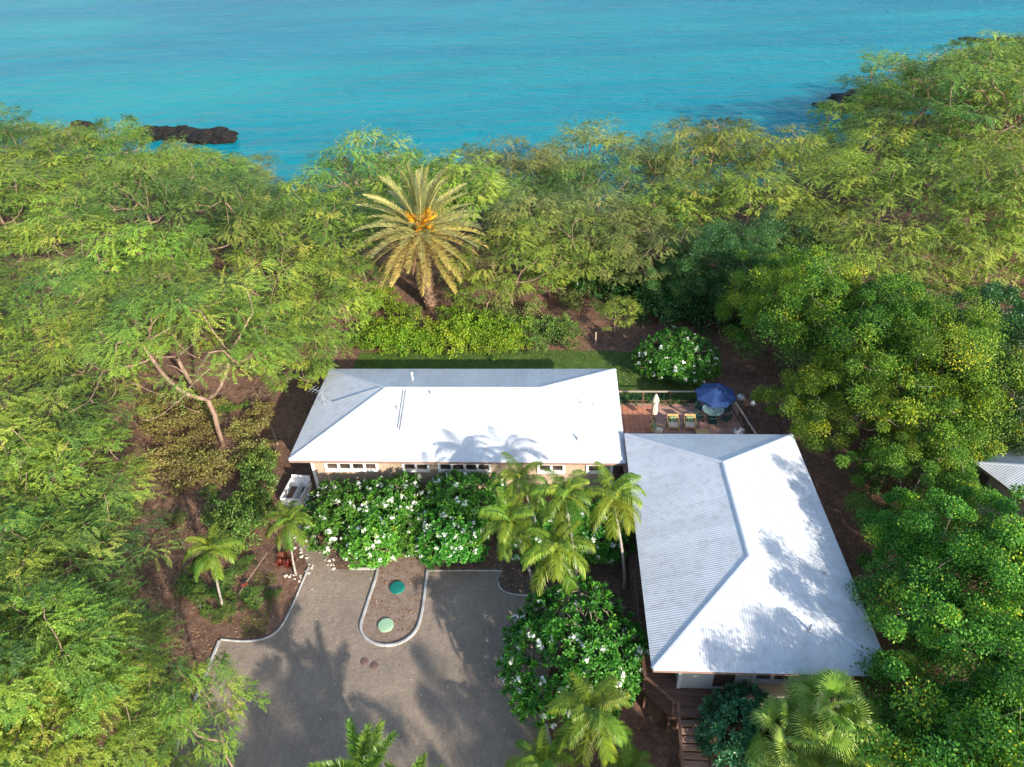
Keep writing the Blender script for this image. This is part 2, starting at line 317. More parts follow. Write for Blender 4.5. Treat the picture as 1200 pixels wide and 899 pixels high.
w0 = noise(t, .05, 4, .55, vec=mapped(t, (.5, 1.6, 1), rot=(0, 0, rad(6))), dist=.6)
bn = bump(t, b, w2.outputs[0], .5, .16, bump(t, b, w1.outputs[0], .75, 1.0, bump(t, b, w0.outputs[0], .5, 1.6)))
b.inputs['Specular IOR Level'].default_value = 0.0
gl = t.nodes.new('ShaderNodeBsdfGlossy'); gl.inputs['Roughness'].default_value = .12; t.links.new(bn.outputs[0], gl.inputs['Normal'])
fr = t.nodes.new('ShaderNodeFresnel'); fr.inputs['IOR'].default_value = 1.10; t.links.new(bn.outputs[0], fr.inputs['Normal'])
ml = t.nodes.new('ShaderNodeMath'); ml.operation = 'MULTIPLY'; ml.inputs[1].default_value = .24; t.links.new(fr.outputs[0], ml.inputs[0])
mx = t.nodes.new('ShaderNodeMixShader'); t.links.new(ml.outputs[0], mx.inputs[0]); t.links.new(b.outputs[0], mx.inputs[1]); t.links.new(gl.outputs[0], mx.inputs[2]); t.links.new(mx.outputs[0], t.nodes['Material Output'].inputs[0])
FOAM = mottled('sea_foam', (.6, .64, .66), (.8, .82, .84), 1, .9, .3, .05)

# ------------------------------------------------------------------ setting: terrain, sea, driveway, beds, lawn
def axis(lo, hi, d0, d1, step):
    a = list(np.arange(d0, d1+1e-6, step)); k = step
    x = d1
    while x < hi: k = min(k*1.35, 90); x += k; a.append(x)
    x = d0; k = step
    while x > lo: k = min(k*1.35, 90); x -= k; a.insert(0, x)
    return np.array(a)
gx = axis(-1200, 1200, -60, 60, 1.25); gy = axis(-300, 600, 5, 130, 1.25)
X, Y = np.meshgrid(gx, gy); Z = ground(X, Y)
V = np.stack([X, Y, Z], -1).reshape(-1, 3); nx = len(gx)
F = [(j*nx+i, j*nx+i+1, (j+1)*nx+i+1, (j+1)*nx+i) for j in range(len(gy)-1) for i in range(nx-1)]
mb = MB(); mb.v = V.tolist(); mb.f = F; mb.m = [0]*len(F)
struct(mb.build('ground', DIRT, smooth_=True))
mb = MB(); mb.add([(-9000, -200, -5), (9000, -200, -5), (9000, 12000, -5), (-9000, 12000, -5)], [(0, 1, 2, 3)])
struct(mb.build('sea', WATER))

def sheet(name, px, z, mat, pixel=True):
    pts = [P(x, y, z) for x, y in px] if pixel else [(x, y, z) for x, y in px]
    mb = MB(); mb.add(pts, [tuple(range(len(pts)))]); me = mb.mesh(name, mat)
    if me.polygons[0].normal.z < 0: me.flip_normals()
    return struct(link(name, me))
def spline(pts, n=6):
    pts = [np.array(p, float) for p in pts]; out = []
    for i in range(len(pts)-1):
        p0 = pts[max(i-1, 0)]; p1 = pts[i]; p2 = pts[i+1]; p3 = pts[min(i+2, len(pts)-1)]
        for k in range(n):
            s = k/n; out.append(.5*((2*p1)+(-p0+p2)*s+(2*p0-5*p1+4*p2-p3)*s*s+(-p0+3*p1-3*p2+p3)*s**3))
    return out+[pts[-1]]
LEFT_EDGE = [(205, 880), (220, 842), (239, 797), (257, 752)]
BAY = spline([(259, 750), (285, 752), (310, 749), (328, 737), (342, 712), (354, 684), (362, 665)], 5)
PATH_L = spline([(362, 665), (352, 645), (343, 628), (340, 616)], 3)
PATH_R = spline([(366, 616), (374, 638), (386, 654), (393, 667)], 3)
U = [(443, 667)]+spline([(440, 680), (428, 716), (423, 736), (431, 750), (449, 757), (469, 754), (485, 743), (493, 726), (497, 702), (501, 669)], 5)
BEDE = spline([(590, 669), (584, 680), (588, 691), (604, 697), (640, 699)], 5)
EAST = spline([(640, 699), (664, 730), (640, 800), (640, 850), (654, 899), (668, 960)], 4)
outline = LEFT_EDGE+BAY+PATH_L[1:]+PATH_R+U+BEDE+EAST[1:]+[(690, 1250), (120, 1250)]
sheet('driveway', outline, .010, GRAVEL)
sheet('island_bed', U+[(500, 645), (443, 645)], .006, ISLB)
sheet('palm_bed', BEDE+[(664, 730), (760, 760), (760, 590), (380, 590), (380, 640), (393, 663), (501, 663), (590, 665)], .005, BED)
sheet('lawn', [(-16.0, 40.9), (-15.8, 47.2), (-9, 47.9), (2.5, 47.6), (7.4, 47.2), (10.6, 45.6), (11.0, 41.2), (4.0, 40.2)], .008, LAWN, False)

def kerb(px, w, h, name='kerb', z0=0.0):
    pts = [P(x, y, z0) for x, y in px]; mb = MB(); vs = []; fs = []
    for i, p in enumerate(pts):
        d = pts[min(i+1, len(pts)-1)]-pts[max(i-1, 0)]; n = np.array([-d[1], d[0], 0]); n /= np.linalg.norm(n)
        for sx, zz in ((-1, -.05), (-1, h-.012), (-.8, h), (.8, h), (1, h-.012), (1, -.05)): vs.append(p+n*sx*w/2+np.array([0, 0, zz]))
    k = 6
    for i in range(len(pts)-1):
        for j in range(k-1): fs.append((i*k+j, i*k+j+1, (i+1)*k+j+1, (i+1)*k+j))
    fs += [tuple(range(k))[::-1], tuple((len(pts)-1)*k+j for j in range(k))]
    mb.add(vs, fs); return struct(mb.build(name, KERBM))
kerb(LEFT_EDGE[:], .12, .10); kerb(BAY, .075, .08); kerb(U, .125, .10); kerb([(412, 667), (441, 667)], .12, .1)
kerb([(503, 669), (588, 669)], .07, .05); kerb(BEDE[6:], .07, .05); kerb(EAST[-9:], .14, .10); kerb([(338, 617), (368, 617)], .16, .08)

rng = np.random.default_rng(5)
def blades(n, xs, ys, h, w, seed, inside=None):
    r = np.random.default_rng(seed); x = r.uniform(*xs, n); y = r.uniform(*ys, n)
    if inside is not None: k = inside(x, y); x, y = x[k], y[k]
    n = len(x); a = r.uniform(0, 2*np.pi, n); hh = h*r.uniform(.5, 1.3, n); l = r.uniform(-.6, .6, (n, 2))*hh[:, None]
    b0 = np.stack([x-np.cos(a)*w, y-np.sin(a)*w, np.zeros(n)+.005], -1); b1 = np.stack([x+np.cos(a)*w, y+np.sin(a)*w, np.zeros(n)+.005], -1)
    tp = np.stack([x+l[:, 0], y+l[:, 1], hh], -1)
    return np.stack([b0, b1, tp], 1).reshape(-1, 3), r.random(n)
V, tn = blades(26000, (-15.8, 10.6), (40.8, 47.4), .07, .022, 1)
tag(link('lawn_grass', polys_mesh('lawn_grass', V, 3, tn, [GRASS])), 'short mown green grass on the strip behind the cottage', 'grass', kind='stuff')
gp = np.array([P(x, y)[:2] for x, y in [(284, 748), (280, 725), (292, 700), (300, 670), (322, 672), (330, 690), (318, 715), (310, 746)]])
def inpoly(poly):
    def f(x, y):
        k = np.zeros(len(x), bool); j = len(poly)-1
        for i in range(len(poly)):
            xi, yi = poly[i]; xj, yj = poly[j]
            k ^= ((yi > y) != (yj > y)) & (x < (xj-xi)*(y-yi)/(yj-yi+1e-12)+xi); j = i
        return k
    return f
V, tn = blades(2600, (gp[:, 0].min(), gp[:, 0].max()), (gp[:, 1].min(), gp[:, 1].max()), .07, .025, 2, lambda x, y: inpoly(gp)(x, y) & (np.sin(x*3.1+1)*np.cos(y*2.3)+np.sin(x*1.3-y*1.9) > -.2))
tag(link('weed_grass', polys_mesh('weed_grass', V, 3, tn, [GRASS])), 'tufty green weeds growing inside the kerb bay left of the drive' .replace(' left of the drive', ' by the small palms'), 'grass', kind='stuff')

# ------------------------------------------------------------------ foliage makers
def leaf_quads(base, d, nrm, L, W, fold=0.0):
    """diamond leaves: base (n,3), direction, normal, length, width"""
    d = unit(d); s = unit(np.cross(d, nrm)); n = np.cross(s, d)
    L = L[:, None]; W = W[:, None]
    mid = base+d*L*.45
    return np.stack([base, mid+s*W*.5+n*W*fold, base+d*L, mid-s*W*.5+n*W*fold], 1).reshape(-1, 3)

def skeleton(r, fork, centers, r_tip, trunk_pts, power=.46):
    """connect clump centres to a trunk by curved limbs; returns MB with tubes"""
    nodes = [np.array(p, float) for p in trunk_pts]; par = [-1]+list(range(len(nodes)-1)); cnt = [0]*len(nodes)
    lim = len(nodes)-1; dist0 = [0.0]*len(nodes)
    paths = []
    order = np.argsort(np.linalg.norm(centers-nodes[-1], axis=1))
    for ci in order:
        c = centers[ci]; best = None
        for k in range(max(0, lim-1), len(nodes)):
            v = c-nodes[k]; L = np.linalg.norm(v)
            cost = L+.35*dist0[k]+(1.2 if v[2] < -.2 else 0)
            if best is None or cost < best[0]: best = (cost, k)
        k = best[1]; a = nodes[k]; L = np.linalg.norm(c-a); nseg = max(2, int(L/.7)); prev = k
        side = r.normal(0, .12*L, 3)
        for s in range(1, nseg+1):
            u = s/nseg; p = a+(c-a)*u+side*math.sin(math.pi*u)+np.array([0, 0, -.10*L*math.sin(math.pi*u)])
            nodes.append(p); par.append(prev); cnt.append(0); dist0.append(dist0[prev]+L/nseg); prev = len(nodes)-1
        k = prev
        while k >= 0: cnt[k] += 1; k = par[k]
    rad_ = [r_tip*max(1, c)**power for c in cnt]
    mb = MB(); ch = {}
    for k, p in enumerate(par):
        if p >= 0: ch.setdefault(p, []).append(k)
    started = [0]
    stack = [(0, None)]
    while stack:
        k, pre = stack.pop(); path = [pre] if pre is not None else []
        path.append(k); cur = k
        while cur in ch:
            kids = sorted(ch[cur], key=lambda q: -cnt[q])
            for q in kids[1:]: stack.append((q, cur))
            cur = kids[0]; path.append(cur)
        if len(path) > 1:
            rs = [rad_[q] for q in path]
            if pre is not None: rs[0] = rs[1]
            mb.tube([nodes[q] for q in path], rs, 7 if rs[0] > .06 else 4, cap=True)
    return mb

def feather_clumps(r, C, rc, n_spray, K, leafL, leafW, axis_xy=(0, 0), flat=.35, droop=.25):
    """flat feathery sprays around every clump centre: returns quads and tone"""
    n = len(C); S = n*n_spray
    ci = np.repeat(np.arange(n), n_spray); c = C[ci]; R = rc[ci]
    out = c-np.array([axis_xy[0], axis_xy[1], 0]); out[:, 2] = 0; out = unit(out+r.normal(0, .05, (S, 3)))
    a = r.uniform(0, 2*np.pi, S); q = np.sqrt(r.random(S))*R*.75
    st = c+np.stack([np.cos(a)*q, np.sin(a)*q, r.normal(0, flat*.6, S)*R], -1)
    d = np.stack([np.cos(a), np.sin(a), np.zeros(S)], -1)*.8+out*.55+r.normal(0, .35, (S, 3)); d[:, 2] = r.normal(.10, .28, S); d = unit(d)
    L = R*r.uniform(.55, 1.0, S)
    u = np.linspace(.08, 1, K)[None, :, None]
    pos = st[:, None]+d[:, None]*(L[:, None, None]*u); pos[..., 2] -= droop*(L[:, None]*u[..., 0]**2)
    side = unit(np.cross(d, np.array([0, 0, 1.0])))
    sg = np.where(np.arange(K) % 2 == 0, 1, -1)[None, :, None]
    ld = d[:, None]*.55+side[:, None]*sg*.85+r.normal(0, .22, (S, K, 3)); ld[..., 2] -= .12
    nr = np.array([0, 0, .8])+.62*unit((pos-c[:, None])*np.array([1, 1, 1.6]))+r.normal(0, .24, (S, K, 3))
    lb = pos.reshape(-1, 3); m = len(lb)
    V = leaf_quads(lb, ld.reshape(-1, 3), nr.reshape(-1, 3), leafL*r.uniform(.7, 1.25, m), leafW*r.uniform(.7, 1.25, m))
    ct = r.normal(.5, .22, n)
    tone = np.clip(np.repeat(ct[ci]+r.normal(0, .12, S), K)+r.normal(0, .06, m), 0, 1)
    return V, tone

def dome_points(r, n, R, zc, hz, low=-.35, inner=.25, amp=1.0):
    """points over a lumpy dome: mostly near the shell, a few inside"""
    out = []; tries = 0
    ph = r.uniform(0, 6.28, 6)
    while len(out) < n and tries < 20000:
        tries += 1
        d = unit(r.normal(0, 1, 3)); 
        if d[2] < low: continue
        az = math.atan2(d[1], d[0])
        lump = 1+amp*(.14*math.sin(2*az+ph[0])+.12*math.sin(3*az+ph[1])+.13*math.sin(5*az+4*d[2]+ph[2])+.12*math.sin(7*d[2]+3*az+ph[3]))
        q = lump*(r.uniform(.80, 1.0) if r.random() > inner else r.uniform(.35, .8))
        p = np.array([d[0]*R*q, d[1]*R*q, zc+d[2]*hz*q])
        if out and len(out) > 0 and tries < 6000 and np.min(np.linalg.norm(np.array(out)-p, axis=1)) < .55*R/math.sqrt(n)*1.9: continue
        out.append(p)
    return np.array(out)

def feather_tree(seed, R=5.0, H=7.5, nc=58, bare=.0, leafL=.13, leafW=.05, bark=BARK, n_spray=32, K=25, lean=.5, low=-.12, zf=.60, cut=False):
    r = np.random.default_rng(seed)
    zc = H*zf; hz = H*(1-zf)
    C = dome_points(r, nc, R, zc, hz, low, inner=.12)
    lx, ly = r.normal(0, lean, 2)
    h0 = H*.22
    tp = [(0, 0, -.4), (lx*.3, ly*.3, h0*.5), (lx*.8+r.normal(0, .1), ly*.8, h0), (lx*1.2, ly*1.2, h0*1.45)]
    trunk = skeleton(r, None, C, .021, tp).mesh('trunk', bark, True)
    keep = r.random(len(C)) >= bare
    if cut: keep &= ~((C[:, 1] < -.08*R) & (C[:, 2] < zc+hz*.45) & (np.abs(C[:, 0]) < .75*R))
    rc = r.uniform(.6, 1.4, len(C))*R*.215
    V, tn = feather_clumps(r, C[keep], rc[keep], n_spray, K, leafL, leafW, flat=.26)
    return trunk, polys_mesh('crown', V, 4, tn, [L_LIME])

def ball_clumps(r, C, rc, nl, leafL, leafW, up=.5, ztone=.0):
    n = len(C); S = n*nl; ci = np.repeat(np.arange(n), nl)
    d = unit(r.normal(0, 1, (S, 3))+np.array([0, 0, up])); q = r.random(S)**.45
    pos = C[ci]+d*(rc[ci]*q)[:, None]*np.array([1, 1, .72])
    ld = d+r.normal(0, .7, (S, 3)); ld[:, 2] -= .15
    nr = d*.9+np.array([0, 0, .6])+r.normal(0, .32, (S, 3))
    V = leaf_quads(pos, ld, nr, leafL*r.uniform(.7, 1.3, S), leafW*r.uniform(.7, 1.3, S), fold=.12)
    tone = np.clip(r.normal(.45, .15, n)[ci]+r.normal(0, .17, S), 0, 1)
    return V, tone

def broad_tree(seed, R=5.5, H=8, nc=150, nl=170, leafL=.125, leafW=.085, low=-.45):
    r = np.random.default_rng(seed)
    C = dome_points(r, nc, R, H*.55, H*.45, low, inner=.2, amp=1.35)
    tp = [(0, 0, -.4), (.1, .05, H*.1), (.2, -.1, H*.2), (.2, -.1, H*.3)]
    trunk = skeleton(r, None, C, .014, tp).mesh('trunk', BARKG, True)
    V, tn = ball_clumps(r, C, r.uniform(.45, 1.5, len(C))*R*.155, nl, leafL, leafW)
    return trunk, polys_mesh('crown', V, 4, tn, [L_BROAD])

def shrub_mesh(seed, R=1.2, H=1.3, nc=26, nl=60, leafL=.15, leafW=.075):
    r = np.random.default_rng(seed)
    C = dome_points(r, nc, R, H*.4, H*.55, -.4, inner=.3)
    st = skeleton(r, None, C, .008, [(0, 0, -.1), (0, 0, .1), (0, 0, .2)]).mesh('stems', TWIG)
    V, tn = ball_clumps(r, C, r.uniform(.7, 1.2, len(C))*R*.28, nl, leafL, leafW)
    return st, polys_mesh('foliage', V, 4, tn, [L_HEDGE])

def plumeria_mesh(seed, R=2.4, H=2.8, nr=170, leafL=.29, leafW=.105, flowers=.22, nl=14):
    r = np.random.default_rng(seed)
    C = dome_points(r, nr, R, H*.42, H*.55, -.35, inner=.15, amp=.5)
    st = skeleton(r, None, C, .020, [(0, 0, -.2), (.05, 0, .2), (.05, .05, .45)], power=.36).mesh('branches', BARKG, True)
    n = len(C); ax = unit(C*np.array([1/R, 1/R, 0])*.8+np.array([0, 0, .55])+r.normal(0, .15, (n, 3)))
    t1 = unit(np.cross(ax, np.array([.3, .2, .9]))); t2 = np.cross(ax, t1)
    k = np.arange(nl); ph = k*2.39996; el = np.linspace(rad(80), rad(8), nl)
    S = n*nl
    ce = np.cos(el)[None, :, None]; se = np.sin(el)[None, :, None]
    p0 = r.uniform(0, 6.28, n)[:, None]+ph[None]
    rd = np.cos(p0)[..., None]*t1[:, None]+np.sin(p0)[..., None]*t2[:, None]
    d = (rd*ce+ax[:, None]*se+r.normal(0, .08, (n, nl, 3))).reshape(-1, 3)
    nm = (-rd*se+ax[:, None]*ce).reshape(-1, 3)+r.normal(0, .1, (S, 3))
    base = (C[:, None]+ax[:, None]*.03*np.ones((1, nl, 1))).reshape(-1, 3)
    L = leafL*r.uniform(.75, 1.2, S); W = leafW*r.uniform(.85, 1.15, S)
    d = unit(d); s = unit(np.cross(d, nm)); u = np.cross(s, d)
    L1 = L[:, None]; W1 = W[:, None]
    m1 = base+d*L1*.35+u*L1*.02; m2 = base+d*L1*.75-u*L1*.02; tip = base+d*L1-u*L1*.10
    f1 = np.stack([base, m1+s*W1*.33, m2+s*W1*.5, m2-s*W1*.5, m1-s*W1*.33][:5], 1)
    f1 = np.stack([base-s*W1*.08, base+s*W1*.08, m2+s*W1*.5, m2-s*W1*.5], 1).reshape(-1, 3)
    f2 = np.stack([m2-s*W1*.5, m2+s*W1*.5, tip+s*W1*.12, tip-s*W1*.12], 1).reshape(-1, 3)
    tone = np.clip(np.repeat(r.normal(.45, .15, n), nl)+r.normal(0, .14, S), 0, 1)
    fol = polys_mesh('foliage', np.concatenate([f1, f2]), 4, np.concatenate([tone, tone]), [L_PLUM])
    # white flower heads on some branch tips that show at the shell
    sel = np.where((r.random(n) < flowers) & (np.linalg.norm(C*np.array([1/R, 1/R, 0])+np.array([0, 0, 1])*((C[:, 2:]-H*.42)/(H*.55)), axis=1) > .72))[0]
    fv = []
    for i in sel:
        nf = int(r.integers(7, 13))
        for _ in range(nf):
            c = C[i]+ax[i]*.17+r.normal(0, .065, 3); fa = unit(ax[i]+r.normal(0, .5, 3)); x = unit(np.cross(fa, np.array([.2, .9, .1]))); y = np.cross(fa, x)
            for q in range(5):
                a = q*2*np.pi/5; dd = x*math.cos(a)+y*math.sin(a); ss = -x*math.sin(a)+y*math.cos(a)
                fv += [c, c+dd*.05+ss*.034+fa*.015, c+dd*.088+fa*.02, c+dd*.05-ss*.034+fa*.015]
    bl = polys_mesh('blossoms', np.array(fv), 4, r.random(len(fv)//4), [PETAL]) if fv else None
    return st, fol, bl

def frond_mesh(seed, L, n, ll, lw, el0, bend, vee=.35, droop=.45, petiole=.12, mat=None, plumose=False, rr=.018, rmat=None, twist=0.0, lmin=.35):
    """feather frond growing from the origin along +X, arching under its weight"""
    r = np.random.default_rng(seed); m = 40; s = np.linspace(0, 1, m)
    ang = el0-bend*s**1.4; dx = np.cos(ang); dz = np.sin(ang)
    px = np.concatenate([[0], np.cumsum((dx[1:]+dx[:-1])/2)])*L/(m-1); pz = np.concatenate([[0], np.cumsum((dz[1:]+dz[:-1])/2)])*L/(m-1)
    u = np.linspace(petiole, 1, n); u = np.repeat(u, 2); sg = np.tile([1.0, -1.0], n); k = len(u)
    bx = np.interp(u, s, px); bz = np.interp(u, s, pz); a = np.interp(u, s, ang)
    base = np.stack([bx, np.zeros(k), bz], -1)
    tan = np.stack([np.cos(a), np.zeros(k), np.sin(a)], -1); up = np.stack([-np.sin(a), np.zeros(k), np.cos(a)], -1)
    sd = np.stack([np.zeros(k), sg, np.zeros(k)], -1)
    prof = np.sin(np.pi*np.clip((u-petiole)/(1-petiole)*.86+.10, 0, 1))**.6
    ln = ll*np.maximum(prof, lmin)*r.uniform(.85, 1.1, k)
    fwd = .45+.6*((u-petiole)/(1-petiole))**2
    if plumose:
        th = r.uniform(0, 2*np.pi, k); lat = np.stack([np.zeros(k), np.cos(th), np.zeros(k)], -1)+up*np.sin(th)[:, None]
    else: lat = sd*math.cos(vee)+up*math.sin(vee)
    d = unit(lat+tan*fwd[:, None]+r.normal(0, .07, (k, 3)))
    W = (lw*r.uniform(.8, 1.15, k))[:, None]; l = ln[:, None]
    ww = unit(np.cross(d, np.where(np.abs(d[:, 2:]) > .9, np.array([[1.0, 0, 0]]), np.array([[0, 0, 1.0]]))))
    ww = unit(ww+up*.25*r.normal(0, 1, (k, 1)))
    g = np.array([0, 0, -1.0])
    m1 = base+d*l*.5+g*l*droop*.18; tp = base+d*l*.92+g*l*droop*.62
    f1 = np.stack([base-ww*W*.35, base+ww*W*.35, m1+ww*W*.5, m1-ww*W*.5], 1).reshape(-1, 3)
    f2 = np.stack([m1-ww*W*.5, m1+ww*W*.5, tp+ww*W*.1, tp-ww*W*.1], 1).reshape(-1, 3)
    # rachis: three sided tube
    q = np.linspace(0, m-1, 14).astype(int); c = np.stack([px[q], np.zeros(14), pz[q]], -1); rw = rr*(1-.85*s[q])[:, None]
    aq = ang[q]; uq = np.stack([-np.sin(aq), np.zeros(14), np.cos(aq)], -1); yq = np.array([0, 1.0, 0])
    A = c+uq*rw; B = c-uq*rw*.5+yq*rw; D = c-uq*rw*.5-yq*rw
    rq = []
    for i in range(13):
        for (e, f) in ((A, B), (B, D), (D, A)): rq += [e[i], f[i], f[i+1], e[i+1]]
    V = np.concatenate([f1, f2, np.array(rq)]); nt_ = len(rq)//4
    tn = np.clip(r.normal(.5, .1)+r.normal(0, .13, k), 0, 1)
    return polys_mesh('frond', V, 4, np.concatenate([tn, np.clip(tn+.08, 0, 1), np.full(nt_, .92)]), [mat])

def fan_leaf(seed, el0, bend, petiole=.95, R=.85, n=34, mat=None):
    r = np.random.default_rng(seed); m = 12; s = np.linspace(0, 1, m); ang = el0-bend*s
    px = np.concatenate([[0], np.cumsum(np.cos(ang[1:]))])*petiole/(m-1); pz = np.concatenate([[0], np.cumsum(np.sin(ang[1:]))])*petiole/(m-1)
    hub = np.array([px[-1], 0, pz[-1]]); a = ang[-1]-.25
    tan = np.array([math.cos(a), 0, math.sin(a)]); up = np.array([-math.sin(a), 0, math.cos(a)]); y = np.array([0, 1.0, 0])
    V = []; tn = []; span = rad(112)
    t0 = r.normal(.5, .12)
    for i in range(n):
        q = -span+2*span*(i+.5)/n; h = span/n*1.02
        Rl = R*(1-.22*abs(q)/span)*r.uniform(.92, 1.08); sag = r.uniform(.3, .75)
        def pt(qq, rr_, lift): return hub+(tan*math.cos(qq)+y*math.sin(qq))*rr_+up*(lift-.10*rr_*abs(math.sin(qq)))
        z = .018
        i0 = hub; c1 = pt(q, Rl*.5, z*2.2); e1 = pt(q-h, Rl*.5, -z); e2 = pt(q+h, Rl*.5, -z)
        g = np.array([0, 0, -1.0]); tip = pt(q, Rl, 0)+g*sag*Rl*.55; c2 = pt(q, Rl*.8, .004)+g*sag*Rl*.16; h2 = h*.42
        f1 = pt(q-h2, Rl*.8, -.006)+g*sag*Rl*.16; f2 = pt(q+h2, Rl*.8, -.006)+g*sag*Rl*.16
        V += [i0, e1, c1, i0, c1, e2, e1, f1, c1, c1, f1, c2, c1, c2, e2, c2, f2, e2, f1, tip, c2, c2, tip, f2]
        tn += list(np.clip(np.array([t0-.06, t0+.06, t0, t0, t0, t0, t0+.25, t0+.25])+r.normal(0, .05), 0, 1))
    w = .018
    for i in range(m-1):
        p = np.array([px[i], 0, pz[i]]); q_ = np.array([px[i+1], 0, pz[i+1]]); o1 = y*w; o2 = np.array([0, 0, w])
        for (e, f) in ((o1, o2), (o2, -o1), (-o1, o1)):
            V += [p+e, q_+e, p+f, p+f, q_+e, q_+f]; tn += [.85, .85]
    return polys_mesh('fan_leaf', np.array(V), 3, tn, [mat])

def over(o, mat):
    o.material_slots[0].link = 'OBJECT'; o.material_slots[0].material = mat; return o

# ------------------------------------------------------------------ prototypes
FT = [feather_tree(11, 5.0, 7.6, bare=.08), feather_tree(12, 5.4, 8.6, 64, bare=.12), feather_tree(13, 4.4, 9.2, 52), feather_tree(14, 5.8, 7.6, 66, bare=.1),
      feather_tree(15, 5.0, 9.6, 58, bare=.1, low=0), feather_tree(16, 4.4, 6.6, 48), feather_tree(17, 5.2, 8.2, 56, bare=.12, low=.05), feather_tree(18, 5.4, 9.0, 60, bare=.16)]
FT_OPEN = [feather_tree(21, 6.0, 11.5, 84, bare=.16, low=-.1, zf=.64, lean=.12, cut=True), feather_tree(22, 5.4, 9.6, 70, bare=.22, low=.0, zf=.66, lean=.6, cut=True)]
BT = [broad_tree(31, 5.6, 8.6, 140, 520), broad_tree(32, 5.0, 8.0, 120, 520), broad_tree(33, 6.0, 9.4, 150, 520)]
SH = [shrub_mesh(41), shrub_mesh(42), shrub_mesh(43, 1.1, 1.6)]
PL = [plumeria_mesh(51, 2.5, 2.9, 430, flowers=.16), plumeria_mesh(52, 2.3, 2.7, 390, flowers=.17), plumeria_mesh(53, 3.3, 3.9, 860, flowers=.10), plumeria_mesh(54, 2.3, 3.4, 280, flowers=.03, leafL=.38, leafW=.11, nl=16)]

def put_tree(name, proto, x, y, sc, rz, mat, label, cat, group, sz=None, bark=None, z=None):
    t = thing(name, label, cat, (x, y, G(x, y) if z is None else z), rz, group)
    t.scale = (sc, sc, sz or sc)
    tr = link('trunk', proto[0], t)
    if bark: over(tr, bark)
    over(link('crown', proto[1], t), mat); return t
def put_shrub(name, proto, x, y, sc, rz, mat, label, cat, group, sz=None):
    t = thing(name, label, cat, (x, y, G(x, y)), rz, group); t.scale = (sc, sc, sz or sc)
    link('stems', proto[0], t); over(link('foliage', proto[1], t), mat); return t
def put_plumeria(proto, x, y, sc, rz, label, mat=None, sz=None, group=None):
    t = thing('plumeria_bush', label, 'bush', (x, y, G(x, y)), rz, group); t.scale = (sc, sc, sz or sc)
    link('branches', proto[0], t); f = link('foliage', proto[1], t)
    if mat: over(f, mat)
    if proto[2]: link('blossoms', proto[2], t)
    return t
def crown_at(px, py, zc):
    """ground position of a tree whose crown centre, zc above its own ground, shows at px, py"""
    z = zc
    for _ in range(8):
        p = P(px, py, z); z = G(p[0], p[1])+zc
    return p[0], p[1]
# ------------------------------------------------------------------ houses
def slope_sheets(roof, A, B, TA, TB, pitch=.12, per=7, amp=.006, lift=.035):
    A, B, TA, TB = (np.array(q, float) for q in (A, B, TA, TB))
    L = np.linalg.norm(B-A); e = (B-A)/L; w = (TA-A)-((TA-A)@e)*e
    ua = max((TA-A)@e, 1e-6); ub = max((B-TB)@e, 1e-6); n = unit(np.cross(e, w))
    if n[2] < 0: n = -n
    wd = unit(w); W = pitch*per; k = int(math.ceil(L/W)); SUB = 6
    for i in range(k):
        s0, s1 = i*W, min((i+1)*W, L)
        if s1-s0 < .02: continue
        m = max(2, int(round((s1-s0)/pitch*SUB))); ss = np.linspace(s0, s1, m+1); vs = []; fs = []
        for s in ss:
            t_ = max(0.0, min(1.0, s/ua, (L-s)/ub)); off = n*(lift+amp*math.sin(2*math.pi*s/pitch)+.0025*(i % 2))
            b0 = A+e*s-wd*.05+off
            vs += [b0, A+e*s+w*t_*.5+off, A+e*s+w*t_+off]
        for j in range(m):
            for q in range(2): fs.append((j*3+q, (j+1)*3+q, (j+1)*3+q+1, j*3+q+1))
        mb = MB(); mb.add(vs, fs); mb.build('roof_sheet', ROOFM, roof, True)

